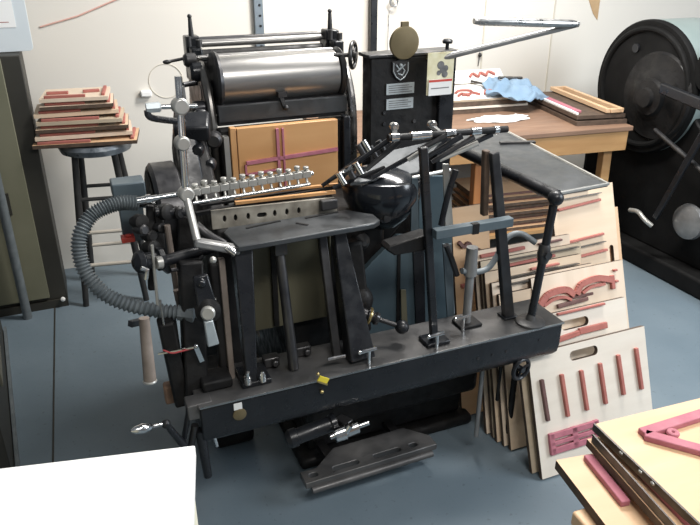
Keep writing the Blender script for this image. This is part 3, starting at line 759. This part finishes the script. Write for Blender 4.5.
for u, v in ((384, 124), (414, 121), (384, 113)):
    q = lb(u, v, .579); b = MB(); b.lathe(q, (0, -1, 0), [(0, .007), (.004, .006)], 12); P('panel_rivet', b, 'darksteel', parent=pan)
q = lb(449, 42, .60); b = MB(); b.cyl((q.x, .61, 1.276), (q.x, .61, 1.30), .006); b.lathe((q.x, .61, 1.295), (0, 0, 1), [(0, .016), (.008, .018), (.014, .012)], 16); P('oil_cap', b, 'black', parent=pan)
# lever with handle bar
l0, l1, l2 = lb(437, 59, .53), lb(578, 24, .40), lb(474, 21, .42)
b = MB(); b.tube([l0, l0.lerp(l1, .5), l1], [.011, .010, .010], 12); lv = P('throw_lever', b, 'levergrey')
b = MB(); b.tube([l1 + V((.004, 0, 0)), l1.lerp(l2, .06), l2.lerp(l1, .06), l2], [.006, .013, .013, .009], 14); P('lever_grip', b, 'steel', parent=lv)
b = MB(); b.lathe(l0, (0, -1, 0), [(-.05, .012), (.0, .018), (.012, .016)], 20); P('lever_pivot', b, 'goldbrass', parent=lv)
# tags hung on the pivot
q = lb(428, 60, .515)
T1, T2 = lb(428, 53, .515), lb(455, 93, .515)
b = box((T1.x, .514, T2.z), (lb(454, 60, .515).x, .516, T1.z)); tg = P('hang_tag', b, 'tag_yellow', label='yellowish paper tag')
b = MB(); xm = (T1.x + T2.x) / 2; hh = T1.z - T2.z
for dx, dz, rr in ((-.006, .30, .013), (.012, .38, .010), (-.012, .48, .008), (.010, .52, .011), (.0, .43, .009)): b.lathe((xm + dx, .5139, T2.z + hh * (1 - dz)), (0, -1, 0), [(0, rr), (.0008, rr)], 14)
P('tag_print', b, 'tagdark', parent=tg)
T3, T4 = lb(429, 80, .51), lb(451, 94, .51)
b = box((T3.x, .509, T4.z), (T4.x, .511, T3.z)); b2 = P('hang_tag', b, 'white', label='white paper tag with red edge')
b = box((T3.x, .5082, T3.z - .008), (T4.x, .5088, T3.z - .001)); P('red_band', b, 'red', parent=b2)
b = MB(); b.box((T3.x + .008, .5082, (T3.z + T4.z) / 2 - .004), (T4.x - .01, .5088, (T3.z + T4.z) / 2 - .001)); P('tag_print', b, 'tagdark', parent=b2)
b = MB(); b.tube(bez([V((xm, .515, T1.z)), l0 + V((0, -.015, .02)), V((xm + .012, .515, T1.z - .004))]), .0012, 6); P('tag_string', b, 'goldbrass', parent=tg)
# handwheel between drum and panel
hc = la(353, 55, .70); b = MB(); b.torus(hc, (1, -.75, 0), .040, .0065, 32, 10); b.lathe(hc, (1, -.75, 0), [(-.012, .011), (.012, .011)], 14)
for k in range(4): a = R(90 * k + 40); b.cyl(hc, hc + V((math.cos(a) * .023, math.cos(a) * .031, math.sin(a) * .038)), .004, n=8)
hw = P('ink_handwheel', b, 'darksteel')
b = MB(); b.cyl(hc, hc + V((-.06, .02, 0)), .007); P('wheel_shaft', b, 'darksteel', parent=hw)

# ---- delivery table on its legs
TZ = .91
cs = [lz(229, 232, TZ), lz(243, 244, TZ), lz(375, 219, TZ), lz(370, 214, TZ), lz(349, 209, TZ)]
cs = [V((.138, .20, TZ)), V((.150, .095, TZ)), V((.530, .108, TZ)), V((.555, .125, TZ)), V((.555, .175, TZ)), V((.50, .235, TZ)), V((.16, .235, TZ))]
b = MB(); b.prism([(c.x, c.y) for c in cs], (0, 0, TZ - .016), XA, YA, (0, 0, .016)); dt = P('delivery_table', b, 'table_steel', .003)
b = MB(); b.bar((.20, .205, TZ + .001), (.30, .222, TZ + .001), .007, .002, up=(0, 0, 1)); b.bar((.335, .19, TZ + .001), (.36, .165, TZ + .001), .007, .002, up=(0, 0, 1)); b.bar((.37, .215, TZ + .001), (.47, .226, TZ + .001), .007, .002, up=(0, 0, 1)); P('table_slot', b, 'blackmatte', parent=dt)
b = MB(); b.bar((.148, .05, .53), (.170, .145, .893), .030, .030, .050, .05, up=(1, 0, 0)); P('table_leg', b, 'black', .004)
b = box((.12, .03, .53), (.20, .12, .545)); P('leg_foot', b, 'black', .003)
b = MB(); b.lathe((.135, .03, .545), (0, 0, 1), [(0, .010), (.02, .010), (.022, .006), (.035, .006)], 14); b.lathe((.175, .028, .545), (0, 0, 1), [(0, .010), (.02, .009), (.03, .004)], 14); P('foot_nut', b, 'chrome')
b = MB(); b.cyl((.275, .07, .53), (.275, .16, .86), .015, .013); b.box((.258, .14, .845), (.292, .19, .893)); P('support_rod', b, 'darksteel', .002)
b = MB(); b.bar((.405, .075, .53), (.405, .19, .893), .020, .024, up=(1, 0, 0)); P('table_leg', b, 'darksteel', .003)
b = MB(); b.bar((.465, .05, .53), (.452, .19, .893), .06, .075, .03, .034, up=(1, 0, 0)); P('table_leg', b, 'black', .004)


def wingscrew(u, v, bb=.015):
    q = lb(u, v, bb); b = MB(); b.cyl((q.x, q.y, .53), (q.x, q.y, .575), .005, n=10); b.cyl((q.x - .028, q.y, .577), (q.x + .022, q.y, .58), .0055, n=10); b.ball((q.x - .028, q.y, .577), .007, n=10); P('wing_screw', b, 'chrome')


wingscrew(369, 352, .01); wingscrew(437, 338, .01); wingscrew(463, 325, .07)
b = MB(); b.cyl((.36, .03, .565), (.41, .025, .567), .005, n=10); P('set_screw', b, 'chrome')
for x, y in ((.20, .10), (.30, .12)):
    b = MB(); b.box((x, y, .53), (x + .045, y + .03, .56)); b.lathe((x + .03, y, .545), (0, -1, 0), [(0, .010), (.012, .010)], 12); P('side_block', b, 'darksteel', .004)
# platen guard sheet, olive
b = box((.16, .275, .55), (.455, .283, .90)); b.box((.452, .25, .55), (.458, .275, .90)); P('guard_sheet', b, 'khaki_guard', .002)
b = box((.28, .262, .56), (.295, .272, .90)); P('guard_shadow_strip', b, 'blackmatte')  # black strip modelled as a shadow line on the guard sheet
# perforated plate behind the table
q0, q1 = lb(213, 214, .25), lb(334, 201, .25)
hs = []
L0 = .36
for k, x in enumerate((.035, .065, .10, .175, .21, .245)): hs.append([(x + .005 * math.cos(i * math.pi / 4), -.028 + .010 * math.sin(i * math.pi / 4)) for i in range(8)])
hs.append(rrect(.125, -.036, .152, -.022, .006, 2))
b = MB(); b.prism([(0, 0), (0, -.055), (L0, -.055), (L0, -.008), (L0 - .01, 0)], (.12, .255, .955), (1, 0, -.03), ZA, (0, .008, 0), hs); P('perforated_plate', b, 'dirtycream', .001)
b = box((.13, .264, .90), (.47, .30, .945)); P('platen_front', b, 'blackmatte')
b = box((.425, .235, .915), (.475, .253, .945)); P('plate_clamp', b, 'darksteel', .004)
b = MB(); b.bar((.19, .27, .962), (.48, .27, .955), .012, .008); b.bar((.25, .30, .972), (.50, .30, .966), .010, .006); P('feed_edge', b, 'bedwood')

# sucker rail with thumbscrews
s0, s1 = lb(148, 199, .22), lb(313, 173, .22)
b = MB(); b.tube([s0, s1], .0065, 12); sr = P('sucker_rail', b, 'chrome')
s2, s3 = lb(193, 203, .20), lb(310, 184, .20)
b = MB(); b.tube([s2, s3], .005, 12); P('sucker_guide', b, 'chrome', parent=sr)
for k in range(13):
    e = .27 + .057 * k; q = s0.lerp(s1, e); hh = .011 + .005 * (k % 2)
    b = MB(); b.box((q.x - .012, q.y - .009, q.z - .008), (q.x + .012, q.y + .009, q.z + .010)); b.lathe(q + V((0, 0, .010)), (0, 0, 1), [(0, .004), (hh * .4, .005), (hh * .4, .008), (hh, .008)], 12)
    b.cyl(q + V((0, 0, -.007)), q + V((.0, -.012, -.024)), .004, n=8); P('thumb_screw', b, 'pale_metal', .0015, parent=sr)
b = MB(); b.bar(lb(196, 214, .26), lb(340, 186, .30), .012, .01); b.bar(lb(200, 206, .28), lb(350, 183, .34), .008, .006); P('gripper_bar', b, 'blackmatte')
q = lb(143, 200, .22); b = MB(); b.lathe(lb(137, 201, .22), s1 - s0, [(0, .009), (.02, .009), (.021, .012), (.034, .012), (.035, .008), (.05, .008)], 16); P('rail_coupling', b, 'chrome')

# ---- left: upright rod with knobs and arms
r0, r1, r2 = lb(178, 76, .19), lb(186, 195, .19), lb(197, 240, .13)
b = MB(); b.tube([r0, r1], .0085, 14); rod = P('upright_rod', b, 'chrome')
b = MB(); b.tube([r1, r2], .010, 14); P('upright_rod', b, 'pale_metal')
for u, v, r in ((180, 106, .020), (182, 143, .018), (186, 194, .019)):
    q = lb(u, v, .19); b = MB(); b.lathe(q, (.15, -1, 0), [(-.012, r), (.010, r), (.014, r * .8)], 24); P('rod_clamp', b, 'pale_metal', .001, parent=rod)
b = MB(); b.bar(lb(183, 86, .19), lb(185, 100, .19), .006, .004); P('rod_scale', b, 'steel', parent=rod)
b = MB(); b.tube([lb(158, 107, .20), lb(197, 106, .20)], .006, 12); arm = P('rod_arm', b, 'chrome')
b = MB(); b.lathe(lb(146, 108, .20), (1, 0, 0), [(0, .012), (.03, .013), (.034, .009)], 6); P('arm_nut', b, 'label_silver', parent=arm)
b = MB(); b.tube(bez([lb(147, 110, .20), lb(150, 117, .20), lb(165, 120, .22), lb(184, 122, .25)]), [.008] * 31, 10); P('rod_bow', b, 'black')
b = MB(); b.bar(lb(194, 242, .13), lb(240, 250, .12), .030, .022); P('foot_arm', b, 'levergrey', .006)
b = MB(); b.tube([lb(226, 247, .115), lb(236, 254, .10)], [.009, .010]); P('foot_pin', b, 'chrome')
b = MB(); b.tube(bez([lb(196, 225, .2), lb(208, 235, .18), lb(225, 245, .15)]), .012, 12); P('foot_brace', b, 'darksteel')

# left body: flywheel guard, frames, shafts
b = MB(); q = la(164, 222, .03)
b.lathe((-.005, .50, .86), (1, 0, 0), [(0, .12), (.003, .155), (.012, .165), (.075, .165), (.082, .15)], 56); P('belt_guard', b, 'darksteel', .001)
b = MB(); b.lathe((-.012, .50, .86), (1, 0, 0), [(0, .05), (.006, .10), (.0065, .145)], 40); P('guard_face', b, 'blackmatte')
b = MB(); b.prism([(.20, .42), (.95, .42), (.95, .95), (.80, 1.12), (.60, 1.12), (.42, .95), (.25, .90)], (.13, 0, 0), YA, ZA, (.05, 0, 0)); P('body_side', b, 'blackmatte', .01)
b = MB(); b.bar(lb(183, 125, .55), lb(196, 200, .45), .06, .05); b.bar(lb(200, 110, .6), lb(206, 200, .5), .035, .04); b.bar(lb(193, 118, .58), lb(192, 135, .5), .10, .05); P('frame_bracket', b, 'black', .008)
for u, v, r, bb, mm in ((214, 140, .024, .55, 'darksteel'), (198, 150, .018, .5, 'black'), (210, 165, .018, .5, 'black'), (200, 125, .02, .55, 'black')):
    q = lb(u, v, bb); b = MB(); b.lathe(q, (-.3, -1, 0), [(-.02, r), (.01, r), (.018, r * .7)], 18); P('frame_bolt', b, mm)
# electric box
p, q = lb(113, 196, .40), lb(145, 183, .40)
b = box((p.x, .40, p.z - .012), (q.x, .47, q.z + .004)); P('switch_cover', b, 'bluegrey', .004)
p2 = lb(133, 244, .40); b = box((p.x + .012, .415, p2.z), (p.x + .075, .465, p.z - .013)); sb = P('switch_box', b, 'bluegrey', .003)
q = lb(128, 241, .38); b = MB(); b.box((q.x - .016, .385, q.z - .008), (q.x + .020, .42, q.z + .006)); b.box((q.x - .004, .39, q.z + .006), (q.x + .010, .40, q.z + .014)); P('red_button', b, 'red', .002, parent=sb)
# corrugated hose
hp = bez([lb(*t_) for t_ in ((137, 203, .30), (120, 203, .29), (104, 208, .28), (90, 217, .27), (80, 235, .25), (80, 256, .23), (88, 276, .21), (105, 294, .19), (130, 305, .17), (160, 311, .15), (186, 313, .13))], 24)
b = MB(); b.tube(hp, [.0175 + .0030 * math.sin(i * 1.57) for i in range(len(hp))], 16); hs_ = P('corrugated_hose', b, 'hose', ang=60)
b = MB(); b.lathe(hp[0], hp[0] - hp[2], [(-.01, .014), (.03, .013), (.032, .009), (.045, .009)], 16); P('hose_ferrule', b, 'chrome', parent=hs_)
b = MB(); b.lathe(hp[-1], hp[-1] - hp[-3], [(-.02, .021), (.0, .021), (.004, .024), (.02, .024), (.024, .014), (.045, .012)], 8); P('hose_nut', b, 'hose', parent=hs_)
# knob cluster
q = lb(137, 263, .16); ax = lb(165, 258, .18) - q
b = MB(); b.lathe(q, ax, [(-.01, .012), (0, .028), (.014, .031), (.02, .022), (.05, .022), (.052, .030), (.066, .030), (.07, .018)], 10); P('star_knob', b, 'black', .001)
b = MB(); b.lathe(lb(160, 262, .17), lb(205, 250, .2) - lb(160, 262, .17), [(0, .018), (.01, .019), (.012, .015), (.13, .015), (.15, .012)], 20); cs_ = P('cross_shaft', b, 'black')
b = MB(); b.tube(bez([lb(171, 270, .15), lb(190, 268, .16), lb(203, 256, .18)]), .005, 8); P('shaft_spring', b, 'darksteel', parent=cs_)
b = MB(); b.lathe(lb(156, 263, .15), ax, [(0, .016), (.014, .017), (.016, .012)], 16); P('shaft_collar', b, 'pale_metal', parent=cs_)
b = MB(); b.tube([lb(141, 268, .12), lb(147, 270, .12), lb(146, 279, .12)], .006, 8); P('bent_key', b, 'chrome')
for u, v, r, bb in ((140, 222, .020, .22), (142, 230, .014, .2), (166, 212, .022, .24), (178, 213, .017, .24), (152, 248, .020, .2), (150, 236, .016, .22), (160, 228, .014, .24)):
    q = lb(u, v, bb); b = MB(); b.lathe(q, (.6, -1, .2), [(-.03, r * .6), (-.01, r), (.01, r), (.014, r * .7)], 14); P('valve_knob', b, 'blackmatte' if r > .015 else 'darksteel')
b = MB(); b.tube([lb(155, 212, .24), lb(190, 212, .24)], .012, 12); P('valve_pipe', b, 'black')
b = MB(); b.bar(lb(158, 205, .3), lb(160, 250, .26), .025, .02); b.bar(lb(186, 215, .34), lb(186, 290, .3), .05, .05); b.bar(lb(150, 205, .27), lb(152, 290, .22), .02, .02); P('valve_plate', b, 'blackmatte', .004)
for (u, v, u2, v2, r, mm, bb) in ((167, 225, 178, 300, .008, 'pipe_tan', .22), (176, 290, 190, 352, .008, 'pipe_tan', .2), (152, 245, 160, 330, .004, 'pale_metal', .15), (160, 300, 176, 400, .003, 'steel', .10), (173, 310, 185, 392, .005, 'darksteel', .14)):
    b = MB(); b.cyl(lb(u, v, bb), lb(u2, v2, bb), r, n=10); P('link_rod', b, mm)
b = MB(); b.tube(bez([lb(163, 350, .09), lb(172, 353, .08), lb(182, 351, .08), lb(194, 348, .09)]), .0022, 8); P('red_wire', b, 'redwire')
b = MB(); b.bar(lb(158, 354, .1), lb(195, 347, .08), .004, .004); b.ball(lb(196, 346, .08), .007); b.bar(lb(196, 347, .08), lb(202, 361, .08), .012, .008); P('wire_clip', b, 'chrome')
# connecting rod with bright disc
q = lb(208, 312, .05); b = MB(); b.lathe(q, (-.2, -1, .2), [(-.03, .030), (-.006, .032), (.0, .022), (.004, .021), (.006, .016)], 24); rdk = P('rod_head', b, 'blackmatte')
b = MB(); b.lathe(q, (-.2, -1, .2), [(.004, .018), (.014, .018), (.018, .014)], 20); P('bright_disc', b, 'pale_metal', parent=rdk)
b = MB(); b.bar(lb(208, 320, .04), lb(213, 344, .05), .022, .016, .030, .018); P('slide_block', b, 'label_silver', .003)
b = MB(); b.bar(lb(200, 275, .09), lb(207, 308, .07), .036, .02, .05, .03); b.ball(lb(201, 283, .08), .014); P('rocker_arm', b, 'black', .004)
for u, v, r in ((213, 260, .009), (214, 300, .006)): P('grease_nipple', MB().ball(lb(u, v, .08), r), 'pale_metal')
# drain pipe with open ring end
b = MB(); b.cyl(lb(144, 318, .0), lb(150, 380, -.02), .012, .015); dp = P('drain_pipe', b, 'pipe_tan')
q = lb(150, 381, -.02); dd = (lb(150, 380, -.02) - lb(144, 318, .0)).normalized(); b = MB(); b.torus(q, dd, .013, .004, 24, 8); P('pipe_ring', b, 'pale_metal', parent=dp)
b = MB(); b.bar(lb(130, 324, .02), lb(148, 320, .05), .014, .014); P('pipe_stub', b, 'black')
b = MB(); b.bar(lb(165, 180 + 140, .12), lb(182, 402, .12), .04, .05); b.bar(lb(190, 260, .16), lb(196, 395, .10), .06, .05); b.bar(lb(214, 262, .17), lb(226, 385, .12), .03, .04); P('lower_frame', b, 'blackmatte', .006)
b = MB(); b.bar(lb(221, 258, .15), lb(232, 380, .10), .016, .02); P('slide_bar', b, 'pipe_tan', .002)
b = box((-.02, .10, .43), (.16, .28, .50)); b.box((.02, .05, .531), (.10, .12, .56)); P('slide_block', b, 'blackmatte', .006)
q = lb(172, 393, .14); b = MB(); b.box((q.x - .02, .13, q.z - .03), (q.x + .02, .16, q.z + .03)); P('leather_pad', b, 'oaktop', .006)
b = box((.10, .45, .0), (.24, .90, .50)); P('motor_housing', b, 'blackmatte', .02)

# ---- bowl housing, centre right
c = lb(382, 184, .30)
b = MB(); b.lathe(c + V((0, 0, .012)), (-.05, -.15, -1), [(-.004, .108), (.0, .114), (.02, .119), (.05, .115), (.085, .098), (.115, .072), (.14, .04), (.15, .01)], 48); bw = P('bowl_housing', b, 'gloss')
b = MB(); b.lathe(c + V((0, 0, .010)), (0, 0, 1), [(0, .113), (.008, .108), (.03, .078), (.045, .03)], 40); P('bowl_lid', b, 'gloss', parent=bw)
b = MB(); q = lb(387, 219, .20); b.lathe(q + V((0, .03, 0)), (0, -1, .1), [(0, .02), (.02, .018), (.022, .012), (.034, .012)], 16); P('bowl_plug', b, 'darksteel', parent=bw)
b = MB(); b.prism([(-.03, -.09), (.07, -.05), (.20, .09), (.05, .13), (-.08, .11)], lb(362, 244, .33) + V((-.04, 0, -.02)), XA, ZA, (0, .05, 0)); P('bowl_bracket', b, 'blackmatte', .008)
q = lb(362, 242, .27); b = MB(); b.lathe(q, (0, -1, .1), [(-.06, .03), (.0, .026), (.012, .014), (.02, .008)], 16); P('bracket_bolt', b, 'darksteel')
# grey triangular cover over the bowl
pts_ = [lb(350, 184, .22), lb(392, 150, .36), lb(442, 139, .44), lb(418, 172, .26)]
b = MB(); b.loft(pts_, [p - V((0, 0, .006)) for p in pts_]); P('feeder_shield', b, 'table_steel', .001)
b = MB(); b.cyl(lb(412, 178, .24), lb(450, 170, .26), .006); P('shield_rod', b, 'pale_metal')
# crank with black ball
q0, q1 = lb(366, 315, .12), lb(402, 327, .08)
b = MB(); b.lathe(q0, q1 - q0, [(-.05, .030), (-.02, .030), (-.018, .018), (0, .018), (.004, .024), (.016, .024), (.02, .014), (.03, .020), (.038, .018), (.042, .007), (.10, .007)], 20); bc = P('ball_crank', b, 'darksteel')
b = MB(); b.torus(q0 + (q1 - q0).normalized() * .010, q1 - q0, .022, .005, 24, 8); P('brass_ring', b, 'goldbrass', parent=bc)
b = MB(); b.ball(q1, .021, n=24); P('crank_ball', b, 'black', parent=bc)
# lower housings behind
b = MB(); b.bar(lb(352, 240, .22), lb(362, 330, .2), .05, .05); b.ball(lb(360, 300, .2), .04, (1, 1, 1.2)); b.ball(lb(352, 318, .2), .04); P('lower_casting', b, 'blackmatte', .01)

# blue sheet guards at right
def bplate(nm, uvs, bb, m, t=.008, bev=.001, **k):
    pts = [lb(u, v, bb) for u, v in uvs]; b = MB(); b.prism([(p.x, p.z) for p in pts], (0, bb, 0), XA, ZA, (0, t, 0)); return P(nm, b, m, bev, **k)


bplate('feed_guard', [(398, 236), (372, 262), (352, 285), (352, 345), (452, 338), (452, 236)], .26, 'blueplate', .02)
bplate('guard_strip', [(398, 240), (396, 345), (400, 345), (401, 240)], .255, 'blackmatte', .003)
bplate('guard_strip', [(413, 240), (417, 343), (426, 342), (424, 240)], .252, 'black', .006)
bplate('light_strip', [(443, 164), (449, 164), (454, 236), (446, 236)], .17, 'pale_metal', .006, label='pale upright strip')
bplate('light_strip', [(412, 178), (418, 178), (419, 240), (411, 240)], .20, 'bluegrey', .006)
bplate('light_strip', [(401, 290), (406, 290), (408, 330), (402, 330)], .245, 'khaki_guard', .006)
bplate('light_strip', [(443, 244), (452, 244), (455, 325), (448, 325)], .17, 'bluegrey', .006)
bplate('feed_back_plate', [(419, 176), (444, 176), (444, 240), (419, 240)], .30, 'blueplate', .01)

# ---- feed pile stand
pA0, pA1 = lb(434, 345, .045), lb(423, 147, .045)
b = MB(); b.bar((pA0.x, .045, .53), pA1, .022, .018, up=(0, 1, 0)); P('feed_post', b, 'black', .003)
pB0, pB1 = lb(508, 318, .09), lb(494, 152, .09)
b = MB(); b.bar((pB0.x, .09, .53), pB1, .036, .022, .026, .02, up=(0, 1, 0)); P('feed_post', b, 'darksteel', .003)
b = MB(); b.bar(lb(484, 215, .12), lb(486, 150, .12), .018, .022, up=(0, 1, 0)); P('post_slide', b, 'edge', .004)
b = box((pA0.x - .035, .02, .53), (pA0.x + .04, .08, .542)); P('post_foot', b, 'black', .003)
b = box((pB0.x - .026, .070, .53), (pB0.x + .026, .115, .538)); P('post_foot', b, 'black', .003)
q0, q1 = lb(434, 234, .02), lb(511, 221, .02)
b = MB(); b.bar(q0, q1, .026, .026); cb = P('cross_bar', b, 'bluegrey', .002)
m_ = q0.lerp(q1, .50); b = MB(); b.box((m_.x - .010, m_.y - .015, m_.z - .015), (m_.x + .010, m_.y + .0, m_.z + .015)); P('bar_joint', b, 'blackmatte', parent=cb)
b = MB(); b.prism([(p.x, p.z) for p in (lb(387, 251, .06), lb(391, 246, .06), lb(430, 234, .06), lb(431, 250, .06), lb(395, 256, .06))], (0, .06, 0), XA, ZA, (0, .05, 0)); P('pointed_arm', b, 'blackmatte', .005)
q = lb(466, 325, .10); b = MB(); b.cyl((q.x, .10, .53), (q.x, .10, .70), .013); b.cyl((q.x, .10, .70), (q.x, .10, .79), .020, .017); P('centre_rod', b, 'levergrey')
b = box((q.x - .035, .07, .53), (q.x + .04, .13, .54)); P('rod_foot', b, 'blackmatte', .003)
b = MB(); b.tube(bez([lb(462, 271, .10), lb(476, 272, .10), lb(488, 268, .10), lb(497, 256, .10), lb(503, 243, .10), (lb(511, 235, .10)), lb(522, 234, .09), lb(536, 243, .06)]), .009, 14); P('bent_pipe', b, 'hose')
b = MB(); b.tube(bez([lb(456, 170, .15), lb(448, 195, .15), lb(441, 225, .15)]), .009, 10); P('curved_lever', b, 'black')
b = MB(); b.tube(bez([lb(446, 245, .13), lb(452, 260, .13), lb(457, 275, .13)]), .009, 10); P('curved_lever', b, 'darksteel')
# gripper bar across the top with bright collars
g0, g1 = lb(388, 138, .10), lb(507, 129, .10)
b = MB(); b.tube([g0, g1], .0095, 12); gb = P('top_bar', b, 'blackmatte')
for e0, e1_ in ((.02, .08), (.18, .34), (.46, .54), (.68, .76), (.88, .92)):
    b = MB(); b.tube([g0.lerp(g1, e0), g0.lerp(g1, e1_)], .0115, 12); P('bar_collar', b, 'chrome', parent=gb)
b = MB(); b.lathe(lb(395, 127, .12), (0, -1, 0), [(-.015, .010), (0, .012), (.006, .008)], 16); b.bar(lb(395, 129, .12), lb(394, 138, .1), .012, .01); P('bar_knob', b, 'steel', parent=gb)
b = MB(); b.lathe(lb(433, 125, .12), (0, -1, 0), [(-.015, .010), (0, .012), (.006, .008)], 16); b.bar(lb(433, 127, .12), lb(441, 134, .1), .012, .01); P('bar_knob', b, 'steel', parent=gb)
# fan of rods under it
for i, (u0, v0, u1, v1, bb, mm) in enumerate(((322, 186, 372, 150, .30, 'black'), (330, 180, 365, 158, .28, 'darksteel'), (333, 188, 385, 168, .26, 'black'), (340, 174, 352, 167, .25, 'chrome'), (360, 160, 392, 138, .18, 'black'),
                                              (366, 170, 400, 141, .16, 'darksteel'), (418, 150, 446, 136, .10, 'darksteel'), (425, 158, 462, 136, .10, 'black'), (432, 162, 474, 137, .12, 'darksteel'), (440, 160, 478, 143, .12, 'pale_metal'),
                                              (447, 156, 492, 134, .12, 'black'), (408, 160, 440, 140, .14, 'pale_metal'), (372, 178, 430, 146, .2, 'black'))):
    b = MB(); b.tube([lb(u0, v0, bb), lb(u1, v1, bb - .02)], [.006, .008], 10); P('feeder_rod', b, mm)
for u, v, mm in ((365, 146, 'chrome'), (360, 150, 'darksteel'), (372, 152, 'darksteel'), (357, 168, 'chrome'), (349, 172, 'darksteel'), (340, 178, 'chrome'), (380, 146, 'black')):
    q = lb(u, v, .24); b = MB(); b.cyl(q + V((-.006, 0, .016)), q + V((.010, -.01, -.016)), .009, n=12); P('rod_clip', b, mm)

# tray
ty = [V((1.068, .03, 0)), V((1.262, .042, 0)), V((1.352, .745, 0)), V((1.063, .69, 0))]
TZ2 = .948
b = MB(); b.loft([V((p.x, p.y, TZ2 - .008)) for p in ty], [V((p.x, p.y, TZ2)) for p in ty]); tr = P('feed_tray', b, 'table_steel')
b = MB(); b.tube([V((ty[0].x, ty[0].y, TZ2 - .008)), V((ty[3].x, ty[3].y, TZ2 - .008))], .019, 16); P('rolled_edge', b, 'black', parent=tr)
b = MB(); b.tube([V((p.x, p.y, TZ2)) for p in ty[:3]] + [V((ty[3].x, ty[3].y, TZ2))], .0055, 8); P('bright_rim', b, 'pale_metal', parent=tr)
b = MB(); b.bar(lz(500, 143, TZ2 + .004), lz(535, 142, TZ2 + .004), .02, .008); P('tray_stop', b, 'darksteel', parent=tr)
q0, q1 = V((1.062, .03, TZ2 - .02)), V((1.034, .034, .535))
b = MB(); b.tube([q0, q1], .0125, 16); tp = P('tray_support', b, 'black')
b = MB(); b.ball(q0 + V((0, -.004, .008)), .023, n=20); P('support_ball', b, 'black', parent=tp)
jm = q0.lerp(q1, .42); b = MB(); b.ball(jm, .020, n=16); b.lathe(jm + V((0, 0, .03)), (0, 0, -1), [(0, .014), (.01, .018), (.03, .019), (.05, .018), (.06, .014)], 12); b.lathe(jm, (0, -1, 0), [(0, .014), (.024, .013)], 6); P('clamp_joint', b, 'darksteel', parent=tp)
b = MB(); b.lathe((1.034, .034, .53), (0, 0, 1), [(0, .045), (.006, .045), (.010, .038), (.012, .016), (.03, .012)], 28); P('support_flange', b, 'railtop', parent=tp)
b = MB(); b.cyl((1.034, .034, .53), (1.034, .034, .585), .007, n=12); P('flange_stud', b, 'steel', parent=tp)
b = MB(); b.bar((1.06, .70, TZ2 - .02), (1.0, .66, .60), .03, .03); b.bar((.97, .62, .60), (1.08, .70, TZ2 - .03), .02, .03); P('tray_bracket', b, 'black', .003)

# ------------------------------------------------------------------ camera, light, view
cd = bpy.data.cameras.new('camera'); co = bpy.data.objects.new('camera', cd); C.objects.link(co)
co.location = (0, 0, H); co.rotation_euler = (math.pi / 2 - PT, 0, 0)
cd.sensor_width = 36; cd.lens = 36 * F / 700; cd.clip_start = .02
bpy.context.scene.camera = co


def area(name, l, tgt, sx, sy, pw, col):
    d = bpy.data.lights.new(name, 'AREA'); d.shape = 'RECTANGLE'; d.size = sx; d.size_y = sy; d.energy = pw; d.color = col
    o = bpy.data.objects.new(name, d); C.objects.link(o); o.location = l
    o.rotation_euler = (V(tgt) - V(l)).to_track_quat('-Z', 'Y').to_euler(); return o


area('ceiling_fluorescent', (.7, 2.7, 2.75), (.6, 2.5, 0), 1.3, .35, 78, (1, .97, .93))
area('ceiling_fluorescent_near', (.9, .2, 2.75), (.8, .9, 0), 1.3, .3, 32, (1, .97, .93))
area('window_daylight', (3.4, 1.4, 2.1), (.8, 2.6, .9), 1.4, 1.4, 62, (.86, .93, 1))
w_ = bpy.data.worlds.new('world'); bpy.context.scene.world = w_; w_.use_nodes = True
w_.node_tree.nodes['Background'].inputs[0].default_value = (.82, .90, 1, 1); w_.node_tree.nodes['Background'].inputs[1].default_value = .14
vs = bpy.context.scene.view_settings
vs.view_transform = 'Standard'; vs.look = 'None'; vs.gamma = 1; vs.use_curve_mapping = False; vs.exposure = .5
